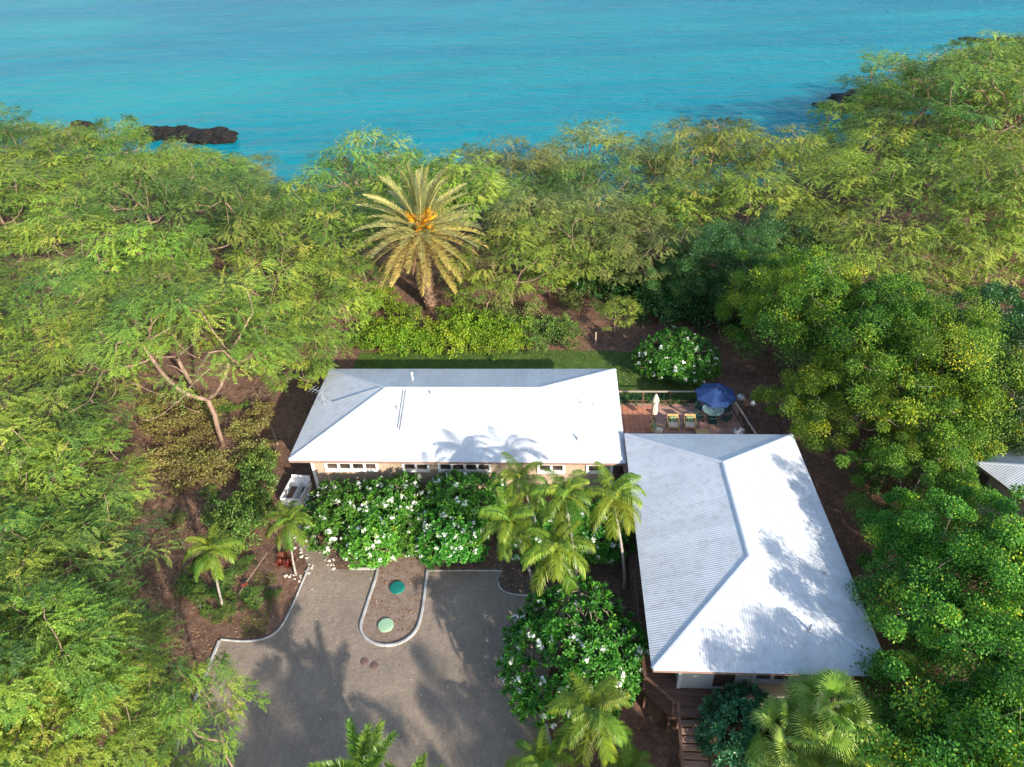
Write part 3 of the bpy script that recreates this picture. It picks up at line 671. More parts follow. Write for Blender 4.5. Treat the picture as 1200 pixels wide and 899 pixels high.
def hip_roof(house, x0, x1, y0, y1, ze, zr, r0, r1, corr=.12):
    """r0, r1: ridge ends (x, y); the ridge runs along x or y"""
    along_x = abs(r1[0]-r0[0]) > abs(r1[1]-r0[1])
    a, b_, c_, d_ = (x0, y0, ze), (x1, y0, ze), (x1, y1, ze), (x0, y1, ze); R0 = (*r0, zr); R1 = (*r1, zr)
    mb = MB()
    dn = -.12
    low = [(p[0], p[1], p[2]+dn) for p in (a, b_, c_, d_)]; i_ = .03
    up = [(x0+i_, y0+i_, ze), (x1-i_, y0+i_, ze), (x1-i_, y1-i_, ze), (x0+i_, y1-i_, ze), (*r0, zr-.01), (*r1, zr-.01)]
    lw = [(x0+i_, y0+i_, ze-.14), (x1-i_, y0+i_, ze-.14), (x1-i_, y1-i_, ze-.14), (x0+i_, y1-i_, ze-.14)]
    if along_x: fs = [(0, 1, 5, 4), (1, 2, 5), (2, 3, 4, 5), (3, 0, 4)]
    else: fs = [(0, 1, 4), (1, 2, 5, 4), (2, 3, 5), (3, 0, 4, 5)]
    mb.add(up, fs); mb.add(lw, [(3, 2, 1, 0)])
    roof = mb.build('roof', SOFFIT, house)
    if along_x: sl_ = [(a, b_, R0, R1), (b_, c_, R1, R1), (c_, d_, R1, R0), (d_, a, R0, R0)]
    else: sl_ = [(a, b_, R0, R0), (b_, c_, R0, R1), (c_, d_, R1, R1), (d_, a, R1, R0)]
    for q in sl_: slope_sheets(roof, *q, pitch=corr)
    for (p, q) in ((a, b_), (b_, c_), (c_, d_), (d_, a)):
        p, q = np.array(p), np.array(q); e = unit(q-p); mb = MB()
        mb.bar(p-np.array([0, 0, .09])+e*.016, q-np.array([0, 0, .09])-e*.016, .03, .19); mb.build('fascia', FASCIA, roof)
    def cap(p, q, name):
        p, q = np.array(p, float), np.array(q, float); e = unit(q-p); s = unit(np.cross(e, (0, 0, 1))); z = np.array([0, 0, 1.0])
        mb = MB(); vs = []
        for c in (p, q): vs += [c-s*.14+z*.032, c-s*.05+z*.085, c+s*.05+z*.085, c+s*.14+z*.032]
        mb.add(vs, [(0, 1, 5, 4), (1, 2, 6, 5), (2, 3, 7, 6), (3, 0, 4, 7), (0, 3, 2, 1), (4, 5, 6, 7)]); mb.build(name, CAPM, roof)
    cap(R0, R1, 'ridge_cap')
    ends = [(a, R0), (b_, R1), (c_, R1), (d_, R0)] if along_x else [(a, R0), (b_, R0), (c_, R1), (d_, R1)]
    for p, q in ends: cap(p, q, 'hip_cap')
    return roof

def wall_with_openings(house, p, q, z0, z1, openings, mat, th=.14, name='wall'):
    """wall from p to q; openings: (s0, s1, za, zb) along the wall"""
    p, q = np.array([*p, 0.0]), np.array([*q, 0.0]); L = np.linalg.norm(q-p); e = (q-p)/L; mb = MB(); s = 0.0
    def blk(a, b, za, zb):
        if b-a > .01 and zb-za > .01:
            c = p+e*(a+b)/2; mb.box((c[0], c[1], (za+zb)/2), (b-a, th, zb-za), rz=math.atan2(e[1], e[0]))
    for (a, b, za, zb) in sorted(openings):
        blk(s, a, z0, z1); blk(a, b, z0, za); blk(a, b, zb, z1); s = b
    blk(s, L, z0, z1); return mb.build(name, mat, house)
def window(house, p, q, s0, s1, za, zb, panes, out=.07, mat=WHITE):
    p, q = np.array([*p, 0.0]), np.array([*q, 0.0]); e = unit(q-p); n = np.array([e[1], -e[0], 0]); rz = math.atan2(e[1], e[0])
    fw = .085; mb = MB(); z = np.array([0, 0, 1.0])
    def bx(a, b, c, d, dep, o, m): cc = p+e*(a+b)/2+n*o+z*(c+d)/2; m.box(cc, (b-a, dep, d-c), rz=rz)
    bx(s0-.06, s1+.06, zb-fw, zb+.06, .16, .01, mb); bx(s0-.06, s1+.06, za-.07, za+fw, .18, .02, mb)
    w = (s1-s0)/panes
    bx(s0-.06, s0+fw, za+fw, zb-fw, .16, .01, mb); bx(s1-fw, s1+.06, za+fw, zb-fw, .16, .01, mb)
    for i in range(1, panes): bx(s0+w*i-.07, s0+w*i+.07, za+fw, zb-fw, .13, .0, mb)
    win = mb.build('window', mat, house)
    for i in range(panes):
        m = MB(); bx(s0+w*i+.07, s0+w*(i+1)-.07, za+fw, zb-fw, .012, -.03, m); m.build('pane', GLASS, win)
    return win

# cottage with the long white hip roof
H1 = thing('cottage', 'long tan cottage with white corrugated hip roof and high strip windows', 'house', (0, 0, 0))
hip_roof(H1, -15.9, 3.93, 31.12, 40.6, 3.0, 4.85, (-10.75, 35.86), (-1.08, 35.86))
WP, WQ = (-14.82, 31.75), (3.2, 31.75)
def sx(px, z): return P(px, 548, z)[0]+14.82
def facx(px): 
    v = ray(px, 550); t_ = 31.68/v[1]; return v[0]*t_+14.82
groups = [(383, 443, 4), (473, 503, 2), (515, 575, 4), (631, 661, 2), (688, 706, 1)]
zs = (1.78, 2.42); op = []
for a, b, k in groups: op.append((facx(a), facx(b), *zs))
wall_with_openings(H1, WP, WQ, -.05, 2.95, op, WALL)
for (a, b, *_), (_, _, k) in zip(op, groups): window(H1, (WP[0], WP[1]-.07), (WQ[0], WQ[1]-.07), a, b, *zs, k)
for p, q in (((-14.82+.07, 31.83), (-14.82+.07, 39.8)), ((3.13, 31.83), (3.13, 39.8)), ((-14.68, 39.73), (3.06, 39.73))): wall_with_openings(H1, p, q, -.05, 2.95, [], WALL)
for (cx_, cy_) in ((-14.80, 31.70), (3.18, 31.70)):
    mb = MB(); mb.box((cx_, cy_, 1.42), (.16, .16, 2.84)); mb.build('corner_board', WHITE, H1)
mb = MB(); mb.box((2.75, 31.64, 1.4), (.07, .07, 2.8)); mb.build('downpipe', WHITE, H1)
# battens on the front wall
for k in range(44):
    s = .3+k*.41
    if any(a-.12 < s < b+.12 for a, b, *_ in op): za = 1.68
    else: za = 2.86
    mb = MB(); mb.box((-14.82+s, 31.672, za/2), (.045, .02, za)); mb.build('batten', WALL, H1)

def on_roof1(px, py):
    """point on the cottage's front slope"""
    v = ray(px, py); n = np.array([0, -(4.85-3.0), 35.86-31.12]); p0 = np.array([0, 31.12, 3.0]); t_ = (n@(p0-np.array([0, 0, CAMH])))/(n@v); return np.array([0, 0, CAMH])+v*t_
def on_roof1w(px, py):
    v = ray(px, py); n = np.array([-(4.85-3.0), 0, 5.15]); p0 = np.array([-15.9, 0, 3.0]); t_ = (n@(p0-np.array([0, 0, CAMH])))/(n@v); return np.array([0, 0, CAMH])+v*t_
up = np.array([0, 0, 1.0])
for a, b in (((473, 459), (466.5, 503)), ((476, 459), (469, 505))):
    mb = MB(); mb.tube([on_roof1(*a)+up*.10, on_roof1(*b)+up*.10, on_roof1(*b)+up*.02], [.028]*3, 6); mb.build('roof_conduit', GREYM, H1)
for px, py, h in ((505, 462, .25), (466, 480, .25), (677, 516, .35), (695, 476, .3)):
    c = on_roof1(px, py); mb = MB(); mb.tube([c, c+up*h], [.045, .045], 8); mb.lathe([(.09, .0), (.06, .06)], 8, c+up*.05); mb.build('vent_pipe', GREYM, H1)
c = np.array([-9.4, 37.6, 4.25]); mb = MB(); mb.tube([c, c+up*.55], [.05, .05], 8); mb.lathe([(.10, 0), (.02, .12)], 8, c+up*.5); mb.build('vent_pipe', WHITE, H1)
a, b = on_roof1w(447, 456), on_roof1w(392, 473)
mb = MB(); mb.tube([a+up*.14, b+up*.12, b+up*.02], [.03]*3, 6); mb.build('roof_conduit', GREYM, H1)
AN = thing('tv_antenna', 'small grey television antenna clamped on the cottage roof hip', 'antenna', tuple(on_roof1w(380, 474)))
mb = MB(); mb.tube([(0, 0, 0), (0, 0, 1.1)], [.025, .022], 6); mb.build('mast', GREYM, AN)
mb = MB(); mb.tube([(-.7, .35, 1.0), (.75, -.35, 1.0)], [.018, .018], 5); mb.build('boom', GREYM, AN)
for k in range(7):
    u = -1+k/3.0; mb = MB(); c = np.array([.7*u, -.35*u, 1.0]); h = .5-.04*k; mb.tube([c-np.array([.45, .9, 0])*h*.7, c+np.array([.45, .9, 0])*h*.7], [.012, .012], 4); mb.build('element', GREYM, AN)
mb = MB(); mb.tube([(-.35, -.25, .02), (0, 0, .6)], [.015, .015], 4); mb.tube([(.4, -.1, .12), (0, 0, .6)], [.015, .015], 4); mb.build('brace', GREYM, AN)

# main house on low posts with porch and steps
H2 = thing('main_house', 'house with broad white corrugated hip roof, brown timber porch and steps', 'house')
hip_roof(H2, 4.05, 13.8, 17.82, 33.33, 3.3, 4.85, (8.85, 22.7), (8.85, 29.15))
FZ = .72
w2 = [((5.45, 18.72), (12.9, 18.72)), ((12.83, 18.8), (12.83, 32.4)), ((5.6, 32.33), (12.76, 32.33)), ((5.52, 18.8), (5.52, 32.4))]
for i, (p, q) in enumerate(w2): wall_with_openings(H2, p, q, -.9, 3.2, [(1.5, 2.45, FZ, 2.75), (3.2, 4.8, 1.4, 2.5)] if i == 0 else [], WALLW)
mb = MB(); mb.box((5.46, 18.66, 1.95), (.16, .16, 2.5)); mb.build('corner_board', WHITE, H2)
mb = MB(); mb.box((7.42, 18.74, 1.73), (.93, .05, 2.0)); d = mb.build('door', BROWNW, H2)
mb = MB(); mb.lathe([(.01, 0), (.035, .01), (.035, .05), (.01, .06)], 8, (7.06, 18.68, 1.7)); mb.build('handle', GREYM, d)
window(H2, (5.45, 18.65), (12.9, 18.65), 3.2, 4.8, 1.4, 2.5, 2)
for px, py, h in ((966, 673, .18), (948, 740, .45)):
    v = ray(px, py)
    if px == 966: n = np.array([1.55, 0, 4.95]); p0 = np.array([13.8, 0, 3.3])
    else: n = np.array([0, -1.55, 4.88]); p0 = np.array([0, 17.82, 3.3])
    t_ = (n@(p0-np.array([0, 0, CAMH])))/(n@v); c = np.array([0, 0, CAMH])+v*t_
    mb = MB(); mb.tube([c, c+up*h], [.05, .05], 8); mb.lathe([(.10, 0), (.06, .06)], 8, c+up*.05); mb.build('vent_pipe', GREYM, H2)
# porch floor: boards along x in front of and along the west side of the house
porch = MB(); porch.box((6.6, 18.0, FZ-.14), (3.4, 1.36, .1)); porch.box((4.6, 25.6, FZ-.14), (1.6, 13.4, .1)); porch = porch.build('porch', BROWNW, H2)
def board(x0, x1, y, z, w=.135, name='deck_board', mat=PORCHW, par=None, th=.035):
    mb = MB(); mb.box(((x0+x1)/2, y, z), (x1-x0, w, th)); return mb.build(name, mat, par)
yy = 17.3
while yy < 32.3:
    if yy < 18.6:
        x0 = 5.02-(yy-17.3)*1.02 if yy < 18.35 else 3.95; board(max(3.9, x0), 8.3, yy, FZ-.03, par=porch)
    else: board(3.85, 5.4, yy, FZ-.03, par=porch)
    yy += .145
mb = MB(); mb.bar((3.92, 18.42, FZ-.12), (5.0, 17.3, FZ-.12), .04, .2); mb.bar((5.0, 17.26, FZ-.12), (5.3, 17.22, FZ-.12), .04, .2); mb.bar((6.5, 17.22, FZ-.12), (8.3, 17.22, FZ-.12), .04, .2); mb.bar((3.84, 18.5, FZ-.12), (3.84, 32.2, FZ-.12), .04, .2); mb.build('rim_joist', BROWNW, porch)
for (x, y) in ((3.98, 18.35), (4.95, 17.4), (6.6, 17.3), (8.2, 17.3), (3.9, 21), (3.9, 24), (3.9, 27), (3.9, 30)):
    mb = MB(); mb.box((x, y, (G(x, y)-.2+FZ-.2)/2), (.12, .12, FZ-.2-G(x, y)+.2)); mb.build('foundation_post', BROWNW, H2)
RL = thing('porch_railing', 'dark brown timber railing around the chamfered porch corner', 'railing')
rp = [(3.9, 24.0), (3.9, 18.5), (5.02, 17.38)]
for i in range(2):
    a, b = np.array([*rp[i], FZ]), np.array([*rp[i+1], FZ]); mb = MB(); mb.bar(a+up*.95, b+up*.95, .13, .045); mb.build('top_rail', BROWNW, RL)
    for zz in (.2, .42, .64): mb = MB(); mb.bar(a+up*zz, b+up*zz, .03, .09); mb.build('rail_board', BROWNW, RL)
for (x, y) in rp+[(3.9, 21.2)]: mb = MB(); mb.box((x, y, FZ+.46), (.095, .095, .93)); mb.build('post', BROWNW, RL)
# steps going down towards the drive side
ST = thing('porch_steps', 'open timber steps with one brown handrail leading down from the porch', 'steps')
zb = G(5.9, 14.6); ns = 9; y_top = 17.12; run = .27; rise = (FZ-.03-zb)/ns
for k in range(ns):
    y = y_top-run*(k+.5); z = FZ-.03-rise*(k+1); mb = MB(); mb.box((5.9, y-.0, z), (1.16, .125, .045)); mb.build('tread', STEPW, ST); mb = MB(); mb.box((5.9, y+.135, z), (1.16, .125, .045)); mb.build('tread', STEPW, ST)
for x in (5.28, 6.52): mb = MB(); mb.bar((x, y_top, FZ-.22), (x, y_top-run*ns, zb-.12+rise*.2), .06, .24); mb.build('stringer', BROWNW, ST)
mb = MB(); mb.bar((5.2, y_top+.22, FZ+.97), (5.2, y_top-run*ns, zb+1.0), .11, .05); mb.build('handrail', BROWNW, ST)
for k in (.1, .5, .95):
    y = y_top-run*ns*k; z = FZ+(zb-FZ)*k; mb = MB(); mb.box((5.2, y, z+.4), (.09, .09, 1.1)); mb.build('post', BROWNW, ST)

# neighbour roof glimpsed among the trees
H3 = thing('neighbour_house', 'neighbouring house with pale roof glimpsed between the broadleaf trees', 'house', (29.5, 29.0, 0), rad(22))
hip_roof(H3, -5.2, 5.2, -4.2, 4.2, 3.4, 5.0, (-1.2, 0), (1.2, 0), .12)
for p, q in (((-4.5, -3.5), (4.5, -3.5)), ((-4.5, 3.5), (4.5, 3.5)), ((-4.43, -3.43), (-4.43, 3.43)), ((4.43, -3.43), (4.43, 3.43))): wall_with_openings(H3, p, q, -.5, 3.3, [], WALLW)

# ------------------------------------------------------------------ patio deck and its furniture
DK = thing('patio_deck', 'red-brown timber patio deck between the cottage and the main house', 'deck')
DZ = .30
mb = MB(); mb.box((8.25, 36.5, .115), (8.3, 8.0, .25)); mb.build('frame', BROWNW, DK)
yy = 32.6
while yy < 40.45:
    if 37.25 < yy < 39.98: board(6.62, 12.4, yy, DZ-.02, mat=DECKW, par=DK); board(4.12, 4.46, yy, DZ-.02, mat=DECKW, par=DK)
    else: board(4.12, 12.4, yy, DZ-.02, mat=DECKW, par=DK)
    yy += .144
tm = MB(); tm.box((0, 0, 0), (.325, .325, .03)); tm = tm.mesh('paver', TILE)
for i in range(6):
    for j in range(8): link('paver', tm, DK, (4.66+i*.345, 37.42+j*.345, DZ-.012+.004*((i*3+j*5) % 3)))
def railing(label, pts, z0, h, nb):
    R_ = thing('deck_railing', label, 'railing')
    for i in range(len(pts)-1):
        a, b = np.array([*pts[i], z0]), np.array([*pts[i+1], z0])
        mb = MB(); mb.bar(a+up*h, b+up*h, .13, .045); mb.build('top_rail', RAILC, R_)
        mb = MB(); mb.bar(a+up*.12, b+up*.12, .04, .07); mb.build('bottom_rail', BROWNW, R_)
        L = np.linalg.norm(b-a); n = int(L/1.6)
        for k in range(n+1): p = a+(b-a)*k/n; mb = MB(); mb.box(p+up*(h/2-.02), (.09, .09, h-.04)); mb.build('post', BROWNW, R_)
        n = int(L/nb)
        for k in range(1, n): p = a+(b-a)*k/n; mb = MB(); mb.box(p+up*(h/2+.03), (.018, .018, h-.2)); mb.build('baluster', DARKM, R_)
railing('straight deck railing with pale timber cap facing the lawn', [(4.1, 40.5), (11.6, 40.5)], DZ, .92, .3)
railing('slanting deck railing with pale timber cap beside the trees', [(11.85, 40.1), (12.75, 35.3), (12.75, 33.4)], DZ, .92, .3)

TB = thing('patio_table', 'round green glass dining table under the blue parasol', 'table', (10.45, 38.75, DZ))
mb = MB(); mb.lathe([(.70, .70), (.72, .715), (.72, .735), (.70, .745)], 32); mb.build('tabletop', TTOP, TB)
mb = MB(); mb.lathe([(.735, .70), (.75, .715), (.75, .735), (.735, .748), (.725, .73)], 32); mb.build('rim', DARKM, TB)
for k in range(4):
    a = rad(45+90*k); mb = MB(); mb.tube([(.25*math.cos(a), .25*math.sin(a), .68), (.42*math.cos(a), .42*math.sin(a), .35), (.58*math.cos(a), .58*math.sin(a), 0)], [.02]*3, 6); mb.build('leg', DARKM, TB)
def patio_chair():
    parts = []
    s = MB(); s.box((0, 0, .42), (.50, .46, .03)); parts.append(('seat', s.mesh('seat', DARKM)))
    s = MB()
    for k in range(7): s.box((-.21+.07*k, -.24, .70), (.025, .018, .50), rx=rad(12))
    s.box((0, -.295, .95), (.52, .03, .05), rx=rad(12)); parts.append(('backrest', s.mesh('backrest', DARKM)))
    for x in (-.25, .25):
        s = MB(); s.tube([(x, -.2, .45), (x, -.22, .66), (x, .2, .66), (x, .22, .42)], [.018]*4, 6); parts.append(('armrest', s.mesh('armrest', DARKM)))
        for y in (-.22, .22): s = MB(); s.tube([(x, y, .44), (x*1.08, y*1.12, 0)], [.016, .016], 6); parts.append(('leg', s.mesh('leg', DARKM)))
    return parts
PC = patio_chair()
for k in range(6):
    a = rad(20+60*k); x, y = 10.45+1.02*math.cos(a), 38.75+1.0*math.sin(a)
    t_ = thing('patio_chair', 'dark green metal patio chair drawn up to the round glass table', 'chair', (x, y, DZ), a+math.pi/2+rad((-8, 6, 3, -5, 9, -4)[k]), 'metal chairs around the patio table')
    for n, m in PC: link(n, m, t_)
UB = thing('parasol', 'open navy blue octagonal parasol over the patio table', 'umbrella', (10.45, 38.75, DZ))
mb = MB(); mb.tube([(0, 0, 0), (0, 0, 2.45)], [.022, .02], 8); mb.build('pole', BROWNW, UB)
mb = MB(); mb.lathe([(.22, 0), (.22, .06), (.05, .12), (.04, .3)], 16); mb.build('base', DARKM, UB)
mb = MB(); vs = [(0, 0, 2.52)]
for k in range(8):
    a = rad(22.5+45*k); vs += [(1.38*math.cos(a), 1.38*math.sin(a), 1.98), (1.38*math.cos(a)*.99, 1.38*math.sin(a)*.99, 1.84)]
    am = a+rad(22.5); vs += [(1.22*math.cos(am), 1.22*math.sin(am), 1.995), (1.21*math.cos(am), 1.21*math.sin(am), 1.86)]
fs = []
for k in range(8):
    i = 1+4*k; j = 1+4*((k+1) % 8); fs += [(0, i, i+2), (0, i+2, j), (i, i+1, i+3, i+2), (i+2, i+3, j+1, j)]
mb.add(vs, fs); mb.build('canopy', NAVY, UB); mb = MB(); mb.lathe([(.03, 2.5), (.04, 2.56), (.01, 2.62)], 8); mb.build('finial', BROWNW, UB)
for k in range(8):
    a = rad(22.5+45*k); mb = MB(); mb.tube([(.03*math.cos(a), .03*math.sin(a), 2.44), (1.34*math.cos(a), 1.34*math.sin(a), 1.95)], [.012, .01], 4); mb.build('rib', BROWNW, UB)
CU = thing('closed_parasol', 'furled cream parasol standing by the terracotta pavers', 'umbrella', (6.47, 38.2, DZ))
mb = MB(); mb.tube([(0, 0, 0), (0, 0, 2.4)], [.024, .022], 8); mb.build('pole', BROWNW, CU)
mb = MB(); mb.lathe([(.21, 0), (.21, .06), (.05, .12), (.04, .3)], 16); mb.build('base', DARKM, CU)
prof = [(.16, .78), (.19, .85), (.17, 1.3), (.15, 1.55), (.12, 1.72), (.23, 1.80), (.20, 1.95), (.10, 2.25), (.03, 2.42)]
mb = MB(); vs = []; fs = []; n = 24
for i, (r_, z_) in enumerate(prof):
    for k in range(n): a = 2*math.pi*k/n; q = r_*(1+.16*(1 if k % 3 == 0 else -.5)); vs.append((q*math.cos(a), q*math.sin(a), z_))
for i in range(len(prof)-1):
    for k in range(n): fs.append((i*n+k, i*n+(k+1) % n, (i+1)*n+(k+1) % n, (i+1)*n+k))
mb.add(vs, fs); mb.build('canopy', CREAM, CU, True)
def lounge_parts(w=.72):
    parts = []
    s = MB(); s.box((0, 0, .26), (w, .68, .06)); parts.append(('seat_frame', s.mesh('seat_frame', TEAK)))
    s = MB(); s.box((0, .36, .58), (w, .05, .56), rx=rad(-14))
    for k in range(-3, 4): s.box((k*.1, .33, .58), (.03, .03, .5), rx=rad(-14))
    parts.append(('backrest', s.mesh('backrest', TEAK)))
    for x in (-w/2, w/2):
        s = MB(); s.box((x, .0, .60), (.09, .78, .035)); parts.append(('armrest', s.mesh('armrest', TEAK)))
        for y in (-.33, .33): s = MB(); s.box((x, y, .29), (.06, .06, .58)); parts.append(('leg', s.mesh('leg', TEAK)))
    s = MB(); s.box((0, -.02, .36), (w-.12, .62, .11)); parts.append(('seat_cushion', s.mesh('seat_cushion', CREAM)))
    s = MB(); s.box((0, .22, .60), (w-.26, .11, .36), rx=rad(-20)); parts.append(('back_cushion', s.mesh('back_cushion', STRIPE)))
    return parts
LC = lounge_parts()
for (x, y, rz, lb) in ((7.68, 37.65, 0, 'teak armchair with striped cushions, next to the angled armchair'), (8.78, 37.65, rad(-4), 'teak armchair with striped cushions, on the dining table side'), (6.55, 36.95, rad(62), 'teak armchair with striped cushions turned sideways by the furled parasol')):
    t_ = thing('armchair', lb, 'chair', (x, y, DZ), rz, 'teak armchairs on the patio')
    for n, m in LC: link(n, m, t_)
OT = thing('low_table', 'low teak slatted table in front of the armchairs', 'table', (9.45, 36.75, DZ), .1)
for k in range(6): mb = MB(); mb.box((0, -.25+.1*k, .38), (.8, .085, .03)); mb.build('slat', TEAK, OT)
for x in (-.36, .36):
    for y in (-.24, .24): mb = MB(); mb.box((x, y, .18), (.05, .05, .36)); mb.build('leg', TEAK, OT)
WC = thing('white_chair', 'white plastic chair at the slanting railing end', 'chair', (11.75, 36.7, DZ), rad(200))
mb = MB(); mb.box((0, 0, .42), (.46, .44, .03)); mb.build('seat', WHITE, WC)
mb = MB(); mb.box((0, .23, .82), (.46, .03, .08), rx=rad(-10))
for x in (-.2, -.07, .07, .2): mb.box((x, .215, .62), (.05, .02, .4), rx=rad(-10))
mb.build('backrest', WHITE, WC)
for x in (-.21, .21):
    mb = MB(); mb.bar((x, -.2, .64), (x, .22, .66), .05, .03); mb.build('armrest', WHITE, WC)
    for y in (-.2, .2): mb = MB(); mb.tube([(x, y, .63 if y < 0 else .42), (x*1.1, y*1.15, 0)], [.022, .018], 6); mb.build('leg', WHITE, WC)
TL = thing('garden_lamp', 'pale garden lamp on a thin post beyond the slanting railing', 'lamp', (12.95, 38.6, 0))
mb = MB(); mb.tube([(0, 0, -.1), (0, 0, 1.5)], [.03, .025], 8); mb.build('post', BROWNW, TL)
mb = MB(); mb.lathe([(.05, 1.5), (.14, 1.56), (.16, 1.7), (.12, 1.78), (.02, 1.86)], 12); mb.build('lamp_head', WHITE, TL)
BQ = thing('kettle_grill', 'pale round kettle grill beyond the slanting railing', 'grill', (12.62, 40.3, 0))
mb = MB(); mb.lathe([(.05, .62), (.24, .72), (.30, .88), (.24, 1.04), (.06, 1.12)], 16); mb.build('kettle', GREYM, BQ)
mb = MB(); mb.box((0, 0, 1.16), (.14, .03, .04)); mb.build('handle', BROWNW, BQ)
for k in range(3): a = rad(120*k); mb = MB(); mb.tube([(.14*math.cos(a), .14*math.sin(a), .72), (.28*math.cos(a), .28*math.sin(a), 0)], [.016]*2, 6); mb.build('leg', GREYM, BQ)

# ------------------------------------------------------------------ small yard things
SK = thing('outdoor_tub_stall', 'white open-topped box stall with inner divider beside the cottage corner', 'stall', (-16.05, 31.2, 0), rad(-4))
w_, d_, h_ = 1.25, 1.75, .62
for n, c, s in (('side_panel', (-w_/2, 0, h_/2), (.05, d_, h_)), ('side_panel', (w_/2, 0, h_/2), (.05, d_, h_)), ('end_panel', (0, -d_/2, h_/2), (w_-.056, .05, h_)), ('end_panel', (0, d_/2, h_/2+.1), (w_-.056, .05, h_+.2)), ('divider', (.1, -.1, h_/2-.02), (.035, d_-.06, h_-.06)), ('floor_panel', (0, 0, .05), (w_-.06, d_-.06, .04))):
    mb = MB(); mb.box(c, s, rx=(rad(-20) if n == 'end_panel' and c[1] > 0 else 0)); mb.build(n, BROWNW if n == 'floor_panel' else WHITE, SK)
mb = MB(); mb.box((.34, -.05, .12), (.34, .5, .1)); mb.build('basin', KERBM, SK)
def lid(label, px, py, r_, h, mat, name='septic_lid', z=.0):
    p = P(px, py, z+h); t_ = thing(name, label, 'manhole cover', (p[0], p[1], z))
    mb = MB(); mb.lathe([(r_, -.05), (r_, h-.02), (r_*.97, h)], 32); mb.build('rim', mat, t_)
    mb = MB(); mb.lathe([(r_*.86, h-.02), (r_*.86, h+.012), (r_*.4, h+.02)], 32); c = mb.build('cover', mat, t_)
    for k in range(8): a = rad(45*k+10); mb = MB(); mb.box((r_*.6*math.cos(a), r_*.6*math.sin(a), h+.018), (r_*.45, .018, .012), rz=a); mb.build('rib', mat, t_)
lid('dark teal plastic septic lid near the cottage end of the kerbed island', 465.5, 688, .40, .10, TEALP)
lid('sun-bleached pale green septic lid at the rounded end of the kerbed island', 452, 732, .40, .10, GREENP)
lid('small brown valve cover in the gravel, nearer the side with the small palms', 427, 775, .20, .03, RUSTP, 'valve_cover')
lid('small brown valve cover in the gravel, on the plumeria side of its twin', 438.5, 780, .20, .03, RUSTP, 'valve_cover')

def rock_mesh(seed, sub=2, jag=.35, flat=.6, mat=STONE):
    import bmesh
    bm = bmesh.new(); bmesh.ops.create_icosphere(bm, subdivisions=sub, radius=1); r = np.random.default_rng(seed); k = r.normal(0, 1, (6, 3))*1.6; ph = r.uniform(0, 6, 6)
    for v in bm.verts:
        c = np.array(v.co); s = 1+jag*sum(math.sin(k[i]@c*(1+.5*i)+ph[i])/(1+.6*i) for i in range(6))*.5+r.normal(0, jag*.12)+(jag*.35*abs(math.sin(k[1]@c*5+ph[1])*math.sin(k[2]@c*6+ph[2])) if sub > 2 else 0)
        v.co = Vector((c[0]*s, c[1]*s, c[2]*s*flat))
    me = bpy.data.meshes.new('stone'); bm.to_mesh(me); bm.free(); me.materials.append(mat); return me
RK = [rock_mesh(60+i, 1, .35, .6) for i in range(4)]
rs = random.Random(3)
def stones(line, n, label, group, spread=.12, lo=.045, hi=.115):
    for k in range(n):
        u = k/(n-1)*(len(line)-1); i = min(int(u), len(line)-2); f = u-i; px = line[i][0]*(1-f)+line[i+1][0]*f; py = line[i][1]*(1-f)+line[i+1][1]*f; p = P(px, py)
        o = link('edging_stone', RK[rs.randrange(4)], None, (p[0]+rs.gauss(0, spread), p[1]+rs.gauss(0, spread), .03), rs.uniform(0, 6.3)); s = rs.uniform(lo, hi); o.scale = (s*rs.uniform(.8, 1.3), s, s)
        tag(o, label, 'stone', group)
stones([(367, 620), (372, 636), (380, 646), (389, 656), (392, 666)], 26, 'pale stone edging the footpath on the cottage flower-bed side', 'stones along the path beside the plumerias')
stones([(343, 622), (350, 640), (358, 652), (364, 664), (358, 674), (346, 678), (335, 674)], 34, 'pale stone in the border around the small palm with red plants', 'stones round the small palm')
FP = thing('marker_pole', 'thin pale pole with a red rag leaning over the weedy bed', 'pole', tuple(P(267, 716)))
a = P(267, 716); b = P(313, 648, .55)-a
mb = MB(); mb.tube([(0, 0, .02), tuple(b*.5+up*.05), tuple(b)], [.016, .014, .010], 6); mb.build('shaft', RAILC, FP)
mb = MB(); c = b*.42+up*.05
for q in range(4): mb.box(c+np.array([.05*q-.05, .03*(q % 2), .01*q]), (.16, .12, .02), rz=.6*q, rx=.3*q)
mb.build('rag', REDF, FP)
for (x0, y0, x1, y1, r_, lb) in ((215, 690, 236, 712, .10, 'grey fallen log on the dirt near the small palm'), (312, 492, 325, 520, .13, 'brown cut stump log leaning by the cottage side dirt')):
    a, b = P(x0, y0, r_), P(x1, y1, r_); mb = MB(); m_ = (a+b)/2; mb.tube([a-m_, np.array([.05, .06, .02]), b-m_], [r_, r_*.9, r_*.75], 8)
    tag(mb.build('log', BARKG if x0 < 250 else BARK, loc=tuple(m_)), lb, 'log')
p = P(698, 403); t_ = thing('garden_stake', 'short pale wooden stake by the dirt clearing behind the lawn', 'stake', tuple(p)); mb = MB(); mb.box((0, 0, .5), (.1, .1, 1.1)); mb.build('post', RAILC, t_); mb = MB(); mb.box((0, 0, 1.06), (.13, .13, .03)); mb.build('cap', RAILC, t_)

